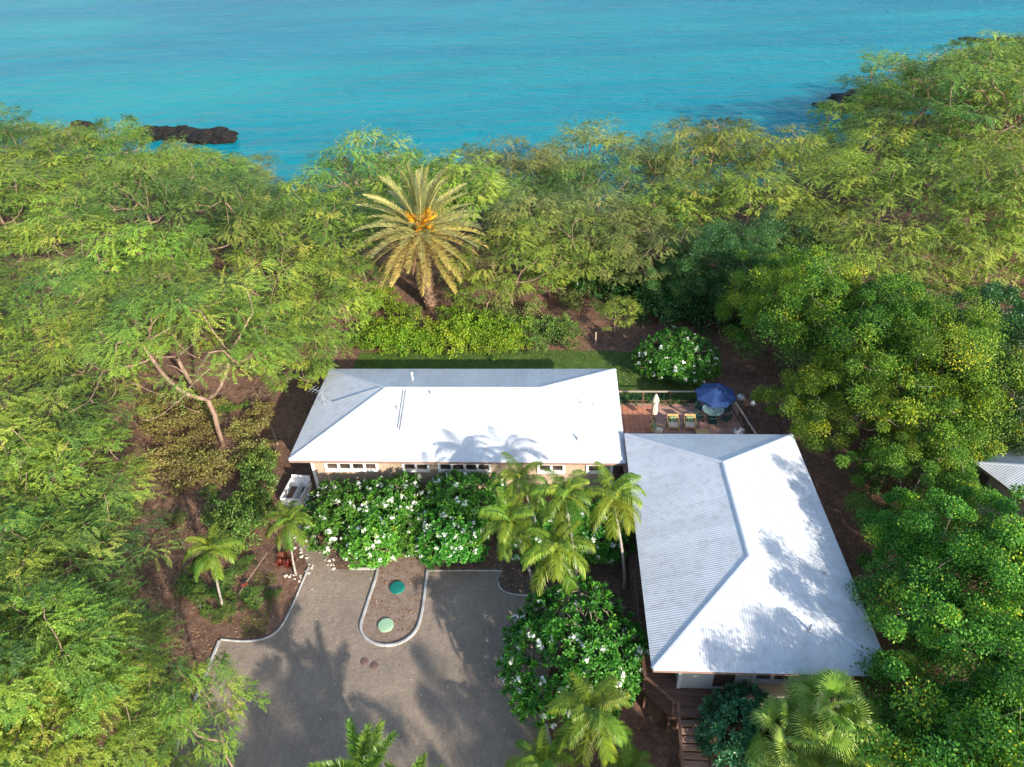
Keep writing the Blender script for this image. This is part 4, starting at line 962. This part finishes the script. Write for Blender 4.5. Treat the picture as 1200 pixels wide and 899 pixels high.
# ------------------------------------------------------------------ palms
AD = [[frond_mesh(100+10*i+j, 1.95, 54, .56, .032, rad(e), rad(b), vee=.42, droop=1.15, petiole=.14, mat=L_PALM, rr=.018) for j in range(2)] for i, (e, b) in enumerate(((80, 85), (60, 110), (42, 120), (20, 105), (-8, 70)))]
def lean_to(base, px, py):
    best = min((float(np.hypot(*(P(px, py, z)[:2]-base[:2]))), z) for z in np.arange(1.2, 9, .05)); return P(px, py, best[1])
def slim_palm(bpx, cpx, sc, label, seed, nf=11, zc=None, mat=None, group='slim feather palms around the drive'):
    r = random.Random(seed); B = P(*bpx); B[2] = G(B[0], B[1]); C = lean_to(B, *cpx) if zc is None else P(*cpx, zc)
    t_ = thing('feather_palm', label, 'palm', tuple(B), 0, group); D = C-B; h = D[2]
    pts = []; n = 9
    for k in range(n+1):
        u = k/n; pts.append((D[0]*(u**1.5), D[1]*(u**1.5), -.05+h*u))
    rs_ = [(.13 if k == 0 else .085-.03*k/n)*sc for k in range(n+1)]
    mb = MB(); mb.tube(pts, rs_, 10); mb.build('trunk', PALMBARK, t_, True)
    e = unit(np.array(pts[-1])-np.array(pts[-3])); a = np.array(pts[-1])-e*.55*sc
    mb = MB(); mb.tube([a, a+e*.2*sc, np.array(pts[-1])+e*.05], [.065*sc, .085*sc, .045*sc], 10); mb.build('crownshaft', SHAFT, t_, True)
    az = r.uniform(0, 6.28)
    nf += 5
    for k in range(nf):
        q = k/(nf-1); i = min(4, int(q*5)); az += 2.39996
        o = link('frond', AD[i][r.randrange(2)], t_, tuple(np.array(pts[-1])), az+r.gauss(0, .12)); s = sc*r.uniform(.9, 1.08); o.scale = (s, s, s)
        if mat: over(o, mat)
    return t_
slim_palm((262, 712), (249, 645), .82, 'small slim palm standing alone on the dirt with a curved pale trunk', 1, 12)
slim_palm((347, 674), (338, 612), .76, 'small slim palm ringed by pale stones and red plants', 2, 10)
slim_palm((634, 645), (610, 562), .88, 'slim palm closest to the cottage windows, trunk leaning over the plumerias', 3, 11)
slim_palm((676, 690), (661, 580), .92, 'tallest slim palm in the middle of the clump before the cottage', 4, 12)
slim_palm((732, 690), (717, 582), .98, 'slim palm with long bare trunk right against the porch walkway', 5, 11)
slim_palm((626, 694), (597, 612), 1.0, 'slim palm at the drive edge of the clump, next to the flower bed corner', 6, 12)
slim_palm((690, 726), (650, 643), 1.05, 'yellowest slim palm of the clump with fronds drooping to the gravel edge', 7, 12)
slim_palm((708, 905), (694, 835), 1.0, 'slim palm growing below the large flowering plumeria', 8, 12)
slim_palm((640, 960), (634, 897), .85, 'low young palm at the gravel edge below the plumeria', 9, 11, zc=1.6)
slim_palm((735, 960), (738, 903), .72, 'low young palm near the foot of the porch steps', 10, 10, zc=1.4)
FX = [frond_mesh(150+i, 2.3, 170, .42, .035, rad(e), rad(b), droop=.12, petiole=.14, mat=L_PALMD, plumose=True, rr=.025, lmin=.6) for i, (e, b) in enumerate(((82, 40), (62, 55), (40, 60), (15, 55)))]
def fox_palm(C, sc, label, seed):
    r = random.Random(seed); t_ = thing('foxtail_palm', label, 'palm', (C[0], C[1], 0), 0); h = C[2]
    mb = MB(); mb.tube([(0, 0, -.1), (0, 0, h*.5), (0, 0, h-.5)], [.16, .12, .10], 12); mb.build('trunk', PALMBARK, t_, True)
    mb = MB(); mb.tube([(0, 0, h-.6), (0, 0, h-.4), (0, 0, h+.1)], [.10, .13, .06], 12); mb.build('crownshaft', SHAFT, t_, True)
    for k in range(11):
        o = link('frond', FX[min(3, k*4//11)], t_, (0, 0, h), rad(r.uniform(-10, 10)+137.5*k+70)); s = sc*r.uniform(.9, 1.08); o.scale = (s, s, s)
fox_palm(P(426, 916, 4.0), 1.0, 'bushy foxtail palm with bottle-brush fronds rising over the gravel', 5)
fox_palm(P(482, 945, 3.0), .85, 'shorter foxtail palm whose frond tips just clear the gravel', 8)
# date palm
def date_palm():
    B = P(505, 361, -.1); B[2] = G(B[0], B[1]); C = P(493, 268, 6.9+B[2]); D = C-B; r = random.Random(4)
    t_ = thing('date_palm', 'big date palm with silvery yellow fronds and orange flower stalks behind the hedge', 'palm', tuple(B)); D = np.array([D[0]*.4, D[1]*.15, 7.1])
    pts = [tuple(D*k/14.0+np.array([0, 0, -.1])) for k in range(15)]
    mb = MB(); mb.tube(pts, [.62]+[.48+.03*(k % 2) for k in range(1, 12)]+[.6, .66, .5], 14); tr = mb.build('trunk', DATEBARK, t_, True)
    mb = MB()
    for k in range(150):
        u = k/150; a = k*2.39996; c = D*u; q = .5+(.1 if u > .8 else 0); mb.box((c[0]+q*math.cos(a), c[1]+q*math.sin(a), c[2]+.1), (.10, .16, .22), rz=a, ry=rad(25))
    mb.build('leaf_bases', DATEBARK, tr)
    els = ((86, 18), (72, 28), (58, 34), (44, 38), (30, 40), (17, 42), (4, 40), (-12, 36), (-32, 26))
    DF = [frond_mesh(200+i, 5.3, 66, .66, .060, rad(e), rad(b), vee=.45, droop=.10, petiole=.10, mat=L_DATE if e > 5 else L_DATED, rr=.045) for i, (e, b) in enumerate(els)]
    n = 96
    for k in range(n):
        q = (k+.5)/n; i = min(8, int(q**.9*9)); az = k*2.39996
        c = D+np.array([math.cos(az), math.sin(az), 0])*.32*(q**.5)+np.array([0, 0, .25-.8*q])
        o = link('frond', DF[i], t_, tuple(c), az+r.gauss(0, .06)); s = r.uniform(.88, 1.06); o.scale = (s, s*1.0, s); o.rotation_euler = (r.gauss(0, .10), 0, o.rotation_euler[2])
    dead = frond_mesh(230, 3.6, 40, .5, .05, rad(-72), rad(8), vee=-.2, droop=.5, mat=L_DEAD, rr=.05)
    for k in range(7):
        az = k*2.39996+.4; o = link('dead_frond', dead, t_, tuple(D+np.array([.45*math.cos(az), .45*math.sin(az), -.7])), az); s = r.uniform(.6, 1.0); o.scale = (s, s, s)
    for k in range(18):
        az = r.uniform(0, 6.28) if k > 11 else rad(-95+r.uniform(-80, 80)); e = rad(r.uniform(20, 75)); mb = MB(); L = r.uniform(1.6, 2.6)
        d0 = np.array([math.cos(az)*math.cos(e), math.sin(az)*math.cos(e), math.sin(e)]); mb.tube([(0, 0, 0), d0*L*.6], [.05, .035], 5)
        for q in range(26):
            d1 = unit(d0+np.array([r.gauss(0, .28), r.gauss(0, .28), r.gauss(0, .22)])); s0 = d0*L*r.uniform(.4, .62); l_ = r.uniform(.4, .85); mb.tube([s0, s0+d1*l_*.6, s0+d1*l_+np.array([0, 0, -.12])], [.035, .03, .018], 4, cap=False)
        mb.build('flower_stalk', ORANGE, t_, loc=tuple(D+np.array([0, 0, .1])))
date_palm()
FL = [fan_leaf(300+i, rad(e), rad(b), 1.25, 1.25, 34, L_FAN) for i, (e, b) in enumerate(((88, 30), (72, 45), (56, 60), (38, 65), (18, 60), (-8, 45)))]
def fan_palm(C, sc, label, seed, n=36):
    r = random.Random(seed); g = G(C[0], C[1]); t_ = thing('fan_palm', label, 'palm', (C[0], C[1], g)); h = C[2]-g
    mb = MB(); mb.tube([(0, 0, -.1), (.05, 0, h*.5), (0, 0, h)], [.24, .19, .2], 12); tr = mb.build('trunk', DATEBARK, t_, True)
    for k in range(n):
        q = (k+.5)/n; i = min(5, int(q*6)); az = k*2.39996+r.gauss(0, .1); o = link('fan_leaf', FL[i], t_, (.1*math.cos(az), .1*math.sin(az), h+.1-.5*q), az); s = sc*r.uniform(.88, 1.1); o.scale = (s, s, s); o.rotation_euler = (r.gauss(0, .4), r.gauss(0, .15), az)
fan_palm(P(975, 838, 3.5), .86, 'tallest fan palm with broad pleated leaves, touching the main house eave', 3, 40)
fan_palm(P(922, 868, 2.7), .74, 'fan palm pressed against the blue-green plumeria', 4, 30)
fan_palm(P(1002, 885, 2.7), .74, 'fan palm between the tallest one and the lowest one', 5, 30)
fan_palm(P(1056, 918, 2.2), .8, 'smaller fan palm low in front of the bright green shrubs', 6, 26)

# ------------------------------------------------------------------ plumerias
for px, py, z, i, s, rz, lb in (
    (398, 601, 1.3, 0, .92, .3, 'white-flowering plumeria bush at the cottage corner nearest the box stall'),
    (452, 594, 1.4, 1, 1.02, 1.7, 'white-flowering plumeria bush below the two-pane cottage window'),
    (436, 628, 1.1, 1, .80, 3.1, 'low white-flowering plumeria bush at the end of the stone path'),
    (486, 622, 1.1, 0, .62, 5.1, 'small white-flowering plumeria bush above the kerbed island'),
    (546, 590, 1.4, 0, 1.0, 2.3, 'white-flowering plumeria bush below the second four-pane cottage window'),
    (526, 630, 1.1, 1, .84, .9, 'low white-flowering plumeria bush at the gravel edge, beside the palm clump'),
    (640, 622, 1.4, 0, .8, 3.9, 'plumeria bush half hidden among the slim palms'),
    (693, 618, 1.6, 1, .95, 4.6, 'plumeria bush between the slim palms and the porch walkway'),
    (672, 762, 1.8, 2, 1.0, .4, 'largest plumeria bush, full of white flowers, overhanging the gravel drive')):
    x, y = crown_at(px, py, z); put_plumeria(PL[i], x, y, s, rz, lb)
x, y = crown_at(795, 412, 1.9); put_plumeria(PL[2], x, y, .86, 2.2, 'round plumeria bush with many white flowers behind the patio railing', sz=.8)
x, y = crown_at(872, 848, 1.9); put_plumeria(PL[3], x, y, .76, .2, 'blue-green plumeria bush beside the porch steps', L_PLUMB, sz=1.0)

# ------------------------------------------------------------------ shrubs
rs = random.Random(11)
def shrubs(lst, mat, label, group, sc=(.9, 1.2), name='shrub', z=.6, cat='shrub', sz=1.0):
    for px, py in lst:
        x, y = crown_at(px, py, z); s = rs.uniform(*sc); put_shrub(name, SH[rs.randrange(3)], x, y, s, rs.uniform(0, 6.3), mat, label, cat, group, s*sz)
shrubs([(428+18*k+rs.uniform(-4, 4), 402+rs.uniform(-4, 3)) for k in range(11)]+[(440+22*k+rs.uniform(-6, 6), 386+rs.uniform(-4, 4)) for k in range(8)], L_HEDGE, 'bright lime green shrub in the loose hedge along the lawn', 'lime hedge along the lawn', (.95, 1.3), 'hedge_shrub')
shrubs([(628, 400), (648, 392), (668, 396), (640, 382), (660, 384)], L_GREEN, 'olive green shrub at the clearing end of the hedge', 'olive shrubs beside the hedge', (.9, 1.2), 'hedge_shrub')
shrubs([(430, 362), (448, 350), (470, 366), (420, 345), (535, 372)], L_HEDGE, 'lime green shrub around the foot of the date palm', 'shrubs under the date palm', (1.0, 1.4))
shrubs([(732+14*k, 470-1*(k % 2)) for k in range(7)], L_DARK, 'low dark shrub with glossy leaves just outside the patio railing', 'shrubs outside the patio railing', (.45, .6), z=.3, sz=.7)
shrubs([(268, 625), (282, 600), (296, 585), (262, 605), (290, 622), (308, 604), (308, 548), (304, 570)], L_GREEN, 'leafy green shrub behind the lone small palm', 'green shrubs between the thicket and cottage', (.8, 1.1), sz=1.2)
shrubs([(560, 372), (590, 366), (548, 352), (625, 362), (668, 352), (690, 340), (610, 384)], L_OLIVE, 'straggly olive shrub on the dirt between the hedge and the shore trees', 'straggly shrubs behind the hedge', (.8, 1.2))
shrubs([(200, 470), (222, 492), (190, 500), (236, 510), (210, 520), (246, 475), (292, 505), (300, 530), (176, 480), (260, 548), (225, 548), (190, 540), (305, 480)], L_DRY, 'dry yellowish scrub bush on the dirt below the thicket', 'dry scrub beside the thicket', (.9, 1.4), sz=.75)
shrubs([(1085, 868), (1108, 878), (1125, 862), (1098, 893), (1130, 890), (1062, 862)], L_HEDGE, 'bright green leafy shrub beside the smaller fan palm', 'bright shrubs by the fan palms', (.7, .95), z=.8, sz=1.2)
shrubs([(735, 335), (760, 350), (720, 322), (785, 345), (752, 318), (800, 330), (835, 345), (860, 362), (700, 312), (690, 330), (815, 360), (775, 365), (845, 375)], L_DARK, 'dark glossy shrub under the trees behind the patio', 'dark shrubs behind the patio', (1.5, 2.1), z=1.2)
shrubs([(1020, 560), (1045, 610), (1062, 690), (1080, 760)], L_DARK, 'dark low shrub along the dirt strip under the broadleaf trees', 'dark shrubs beside the main house', (.7, 1.0))
shrubs([(205+rs.uniform(0, 115), 470+rs.uniform(0, 250)) for _ in range(34)], L_GREEN, 'low green weed tuft on the open dirt below the thicket', 'weeds on the dirt by the thicket', (.28, .6), 'weed_tuft', z=.2, cat='weed', sz=.6)
# red-leaved plants inside the stone ring
r = np.random.default_rng(8); V = []
n = 60; a = r.uniform(0, 6.28, n); e = r.uniform(.3, 1.3, n); d = np.stack([np.cos(a)*np.cos(e), np.sin(a)*np.cos(e), np.sin(e)], -1)
RV = leaf_quads(np.zeros((n, 3)), d, np.stack([-np.cos(a)*np.sin(e), -np.sin(a)*np.sin(e), np.cos(e)], -1), r.uniform(.35, .6, n), r.uniform(.07, .12, n))
RM = polys_mesh('foliage', RV, 4, r.random(n), [L_RED])
for px, py, s in ((333, 655, 1.0), (338, 664, .8), (329, 662, .7), (343, 658, .6)):
    p = P(px, py); t_ = thing('red_leaf_plant', 'red-leaved plant inside the stone ring of the small palm', 'plant', (p[0], p[1], 0), px, 'red plants by the small palm'); t_.scale = (s, s, s); link('foliage', RM, t_)
    mb = MB(); mb.tube([(0, 0, -.05), (0, 0, .08)], [.03, .03], 6); mb.build('stem', TWIG, t_)
# bare dry brush
def brush_mesh(seed, R=1.3, H=1.3, n=46):
    r = np.random.default_rng(seed); C = dome_points(r, n, R, H*.3, H*.6, -.2, inner=.4); return skeleton(r, None, C, .006, [(0, 0, -.1), (0, 0, .08), (0, 0, .15)]).mesh('twigs', TWIG)
BR = [brush_mesh(71), brush_mesh(72), brush_mesh(73, 1.7, 1.1, 60)]
for px, py in [(205, 555), (232, 575), (200, 600), (228, 610), (215, 640), (240, 640), (205, 665), (190, 620), (232, 530), (262, 500), (285, 520), (312, 540), (205, 720), (190, 690), (250, 590), (180, 575), (222, 455), (300, 460), (210, 745), (196, 775), (180, 655), (245, 465), (195, 450)]:
    x, y = crown_at(px, py, .4); o = link('dry_brush', BR[rs.randrange(3)], None, (x, y, G(x, y)), rs.uniform(0, 6.3)); s = rs.uniform(.7, 1.15); o.scale = (s, s, s*.8)
    tag(o, 'bare tangle of dry grey-brown twigs on the dirt by the thicket', 'brush', 'dry brush beside the thicket')
# ------------------------------------------------------------------ trees
rt_ = random.Random(21)
TREES = []          # x, y, radius
LIME_G = ('feathery lime green tree in the thicket on the drive side', 'lime trees of the thicket')
def ftree(px, py, zc, sc, mat, label, group, i=None, open_=False, sz=None, xy=None, rz=None):
    x, y = crown_at(px, py, zc) if xy is None else xy
    pool = FT_OPEN if open_ else FT
    k = rt_.randrange(len(pool)) if i is None else i
    TREES.append((x, y, 5.0*sc)); return put_tree('feathery_tree', pool[k], x, y, sc, rt_.uniform(0, 6.28) if rz is None else rz, mat, label, 'tree', group, sz)
def btree(px, py, zc, sc, mat, label, group, i=None, sz=None, xy=None):
    x, y = crown_at(px, py, zc) if xy is None else xy
    k = rt_.randrange(3) if i is None else i
    TREES.append((x, y, 5.5*sc)); return put_tree('broadleaf_tree', BT[k], x, y, sc, rt_.uniform(0, 6.28), mat, label, 'tree', group, sz)
b_ = P(262, 522); ftree(0, 0, 0, 1.0, L_LIME, 'open feathery tree with bare forked reddish trunk on the dirt beside the cottage', None, 0, True, xy=(b_[0], b_[1]), rz=-.35)
b_ = P(238, 470); ftree(0, 0, 0, 1.0, L_LIME, 'open feathery tree with pale leaning trunk just behind the forked one', None, 1, True, xy=(b_[0]-1, b_[1]+1), rz=-.5)
A = ('feathery lime green tree overhanging the dirt at the cottage corner', 'lime trees by the cottage corner')
for q in ((358, 428, 3.2, .6), (335, 380, 4, .75), (385, 362, 4, .7), (320, 330, 4.5, .9)): ftree(*q, L_LIME, *A)
A = ('feathery bright lime tree at the gravel drive entrance', 'bright lime trees by the drive')
for q in ((40, 800, 5, .85), (-40, 850, 5, 1.0), (90, 742, 4.2, .6), (75, 885, 4, .75), (-20, 740, 5, .95), (170, 862, 3.2, .4), (125, 825, 4, .52)): ftree(*q, L_LIME, *A)
ftree(240, 836, 6.0, .34, L_LIME, 'slender bright lime tree reaching out over the gravel drive', None, 2, sz=.95)
A = ('feathery green tree at the edge of the dry scrub', 'trees edging the dry scrub')
for q in ((70, 645, 4.8, .72), (0, 670, 5, .9), (75, 560, 5, .75), (-20, 590, 5, .95), (62, 480, 5, .8), (-20, 510, 5, .95), (125, 395, 5, .85)): ftree(*q, rt_.choice((L_LIME, L_GREEN)), *A)
for lb, q in (('largest golden green broadleaf tree beside the patio', (1000, 388, 5.4, 1.05)), ('golden green broadleaf tree standing toward the neighbouring house', (1095, 435, 5.4, .95)),
              ('smaller golden green broadleaf tree just behind the patio umbrella', (938, 348, 5, .8)), ('low golden green broadleaf tree touching the main house roof corner by the patio', (990, 465, 4.5, .7))): btree(*q, L_BROADY, lb, 'golden broadleaf trees by the main house')
for lb, q in (('glossy green broadleaf tree between the main house and the neighbouring roof', (1092, 540, 4.6, .68)), ('glossy green broadleaf tree alongside the middle of the main house roof', (1140, 640, 5, .84)),
              ('glossy green broadleaf tree alongside the porch end of the main house', (1172, 745, 5.2, .9)), ('glossy green broadleaf tree behind the bright shrubs and smaller fan palm', (1200, 850, 5.2, .95)),
              ('glossy green broadleaf tree between the neighbouring house and the porch-end tree', (1228, 680, 5, .85)), ('glossy green broadleaf tree beyond the fan palms on the entrance side', (1220, 940, 5, 1.0))): btree(*q, L_BROAD, lb, 'glossy broadleaf trees beside the main house')
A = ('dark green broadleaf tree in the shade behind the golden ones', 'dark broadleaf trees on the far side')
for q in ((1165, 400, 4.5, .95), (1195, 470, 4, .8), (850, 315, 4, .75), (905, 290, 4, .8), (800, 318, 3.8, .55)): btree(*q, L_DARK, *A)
A = ('olive grey feathery tree standing by the shore behind the date palm and lawn', 'olive trees by the shore')
for q in ((698, 178, 7.5, 1.4), (655, 200, 5.5, 1.0), (598, 208, 5.5, 1.1), (560, 205, 5, .9), (738, 262, 5, .95), (800, 185, 5.5, 1.0), (855, 180, 5.5, 1.05), (765, 215, 5, .95), (640, 245, 5, .95), (425, 225, 4.5, .8), (690, 250, 5, .9), (610, 265, 4.5, .8), (705, 292, 4.4, .72), (760, 292, 4.6, .75)): ftree(*q, L_OLIVE, *A)
A = ('lime green feathery tree between the date palm and the shore trees', 'lime trees near the date palm')
for q in ((465, 195, 4.5, .75), (520, 215, 4.5, .7), (600, 308, 4.2, .8), (565, 330, 3.4, .5), (668, 290, 4.4, .8), (400, 290, 4.5, .85), (395, 330, 4, .7), (780, 250, 4.6, .85), (825, 235, 5, .85), (645, 305, 3.8, .5)): ftree(*q, L_LIME, *A)
ftree(722, 362, 2.6, .38, L_YELLOW, 'small yellowish feathery tree alone in the clearing behind the lawn', None)
A = ('tall spreading feathery tree on the far rocky point', 'tall trees on the rocky point')
for q in ((1075, 95, 8, 1.55), (1130, 100, 8, 1.6), (1185, 120, 8, 1.5), (1055, 140, 5, 1.0), (1110, 160, 6, 1.1)): ftree(*q, L_GREEN, *A, sz=q[3]*.85)
A = ('yellow green feathery tree in the wood beyond the golden broadleaf trees', 'yellow green trees of the seaward wood')
for q in ((1000, 215, 5, 1.05), (1085, 235, 5, 1.05), (1165, 215, 5, 1.0), (925, 195, 5, .9), (1035, 170, 5, .9), (880, 235, 5, .85), (1130, 310, 5, 1.0), (960, 270, 5, .95), (1050, 300, 5, .95), (1190, 300, 5, 1.0)): ftree(*q, L_YELLOW, *A)
# trees on the sunward side of the drive; they throw the long shade over the gravel
A = ('tall broadleaf tree on the entrance side of the drive', 'tall trees at the drive entrance')
for x, y, s, sz in ((8.8, 0.2, .85, 1.08), (0.0, -2.0, .9, 1.3), (-5.5, -.5, .85, 1.15), (15.8, -1.5, .8, 1.65), (12.0, .8, .72, 1.75), (6.8, 4.2, .6, 1.3), (-12.0, 0.5, .8, .95), (23.0, 9.0, .85, 1.1)): btree(0, 0, 0, s, L_BROAD, *A, sz=s*sz, xy=(x, y))

yard = inpoly(np.array([(-27, -40), (-27.5, 15), (-30, 21), (-32, 26), (-33, 34), (-28, 41), (-21, 46), (-21, 57), (-8, 66), (18, 62), (20, 52), (21, 44), (20.5, 36), (19.5, 22), (19.5, 12), (24, 4), (24, -40)]))
neigh = inpoly(np.array([(20.5, 15), (38, 15), (38, 37), (22, 35.5)]))
sp_ = 8.1; row = 0; yy = 8.0; tot = 0
SKX = [0, 60, 110, 160, 275, 330, 400, 450, 560, 640, 760, 800, 850, 920, 1000, 1015, 1040, 1100, 1200]; SKY = [140, 130, 148, 156, 162, 168, 182, 165, 160, 145, 145, 152, 120, 116, 124, 105, 45, 35, 50]     # how tall the wood may stand against the sea
REG = {'L': ('feathery light green tree deep in the thicket on the drive side', 'trees of the drive side thicket'),
       'S': ('feathery olive tree at the seaward fringe of the drive side thicket', 'seaward fringe trees'),
       'R': ('feathery yellowish tree in the wood behind the main house', 'trees of the wood behind the main house'),
       'B': ('glossy broadleaf tree in the wood behind the main house', 'broadleaf trees in the wood')}
while yy < 200:
    xx = -130+(row % 2)*sp_/2
    while xx < 150:
        x = xx+rt_.uniform(-1.6, 1.6); y = yy+rt_.uniform(-1.6, 1.6); xx += sp_*(1 if y < 110 else 1.15)
        if y > float(shore(x))-7: continue
        if yard(np.array([x]), np.array([y]))[0] or neigh(np.array([x]), np.array([y]))[0]: continue
        px, py, s_ = Q((x, y, G(x, y)+4.5))
        if not (-120 < px < 1320 and -60 < py < 1010): continue
        if any((x-a)**2+(y-b)**2 < (.62*(4.4+r_))**2*.62 for a, b, r_ in TREES): continue
        sc = rt_.uniform(.75, 1.12)
        while sc > .4 and Q((x, y, G(x, y)+8.9*sc))[1] < np.interp(px, SKX, SKY): sc -= .04
        if sc <= .42: continue
        if x < 0 or (x < 22 and y > 60):
            sea = float(shore(x))-y < 16
            if sea: mat, (lb, gr) = rt_.choice((L_OLIVE, L_LIME, L_GREEN)), REG['S']; sc *= .85
            else: mat, (lb, gr) = rt_.choice((L_LIME, L_LIME, L_GREEN, L_GREEN, L_YELLOW)), REG['L']
            ftree(0, 0, 0, sc, mat, lb, gr, xy=(x, y), sz=sc*(1 if sea else rt_.uniform(.72, 1.22)))
        elif y < 45: btree(0, 0, 0, sc*.85, rt_.choice((L_BROAD, L_DARK)), *REG['B'], xy=(x, y))
        else: ftree(0, 0, 0, sc*(1.1 if y > 110 else 1), rt_.choice((L_YELLOW, L_YELLOW, L_GREEN)), *REG['R'], xy=(x, y))
        tot += 1
    yy += sp_*.87; row += 1
print('filled trees', tot, 'all', len(TREES))

# ------------------------------------------------------------------ shore rocks
LR = [rock_mesh(80+i, 4, .55, .55, LAVA) for i in range(3)]
def rock(px, py, s, lb, z=-4.9, rz=0.0, sq=(1, 1, 1), group=None):
    p = P(px, py, z); o = link('lava_rock', LR[rs.randrange(3)], None, (p[0], p[1], z), rz); o.scale = (s*sq[0], s*sq[1], s*sq[2]); tag(o, lb, 'rock', group)
rock(243, 162, 2.6, 'largest black lava rock in the shore outcrop off the thicket', rz=.4, sq=(1.2, 1, .95))
for px, py, s in ((170, 160, 1.9), (179, 159, 1.6), (188, 160, 2.2), (198, 159, 1.8), (208, 160, 2.3), (219, 160, 2.0), (229, 160, 2.4), (262, 165, 1.6), (256, 160, 2.3)): rock(px, py, s, 'jagged black lava rock in the shore outcrop beside the largest one', rz=rs.uniform(0, 6), sq=(1.2, .9, .9), group='outcrop rocks')
rock(97, 153, 1.8, 'small black lava rock off the fringe of the thicket', rz=1)
rock(400, 194, 1.2, 'small dark lava rock in the water below the date palm side trees', rz=2)
for px, py, s in ((1000, 122, 3.0), (1022, 118, 4.0), (1048, 120, 4.0), (975, 126, 1.8)): rock(px, py, s, 'dark lava rock of the low point reaching into the sea', z=-5.2, rz=rs.uniform(0, 6), sq=(1.6, 1, .8), group='point rocks')
for k in range(16):
    rock(1150+rs.uniform(-10, 60), 52+rs.uniform(-5, 8), rs.uniform(.9, 2.2), 'low dark reef rock awash beyond the tall point trees', z=-5.2, rz=rs.uniform(0, 6), sq=(1.7, 1, .45), group='reef rocks')

# ------------------------------------------------------------------ litter
def scatter(n, seed, box, size, mat, name, label, kind='litter', avoid=(), z=.012, tilt=.35, keep=None):
    r = np.random.default_rng(seed); x = r.uniform(box[0], box[1], n); y = r.uniform(box[2], box[3], n); k = np.ones(n, bool)
    for f in avoid: k &= ~f(x, y)
    if keep is not None: k &= keep(x, y)
    x, y = x[k], y[k]; n = len(x); a = r.uniform(0, 6.28, n); b0 = np.stack([x, y, ground(x, y)+z+r.uniform(0, .02, n)], -1)
    V = leaf_quads(b0, np.stack([np.cos(a), np.sin(a), r.normal(0, tilt*.4, n)], -1), np.array([0, 0, 1.0])+r.normal(0, tilt, (n, 3)), size*r.uniform(.6, 1.5, n), size*.5*r.uniform(.6, 1.3, n))
    tag(link(name, polys_mesh(name, V, 4, r.random(n), [mat])), label, kind, kind='stuff')
drive_p = inpoly(np.array([P(x, y)[:2] for x, y in outline])); h1p = inpoly(np.array([(-15, 31), (4, 31), (4, 41), (-15, 41)])); h2p = inpoly(np.array([(3.8, 17.2), (13, 17.2), (13, 41), (3.8, 41)])); lawnp = inpoly(np.array([(-16, 40), (11, 40), (11, 47.2), (-16, 47.2)]))
scatter(75000, 1, (-34, 24, 11, 66), .13, L_DEAD, 'leaf_litter', 'brown fallen leaves covering the bare dirt', 'leaf litter', (drive_p, h1p, h2p, lawnp))
scatter(240, 2, (-17, 1, 14, 27), .07, L_DEAD, 'fallen_leaves', 'few dry leaves scattered on the gravel drive', 'leaves', (), .02, keep=drive_p)
scatter(150, 3, (-14, 4, 16, 29), .07, PETAL, 'fallen_petals', 'white petals dropped under the plumerias', 'petals', (h2p,), .025)
scatter(160, 4, (3, 12, 40.8, 46), .09, PETAL, 'lawn_petals', 'white petals dropped on the grass by the patio', 'petals', (), .06)
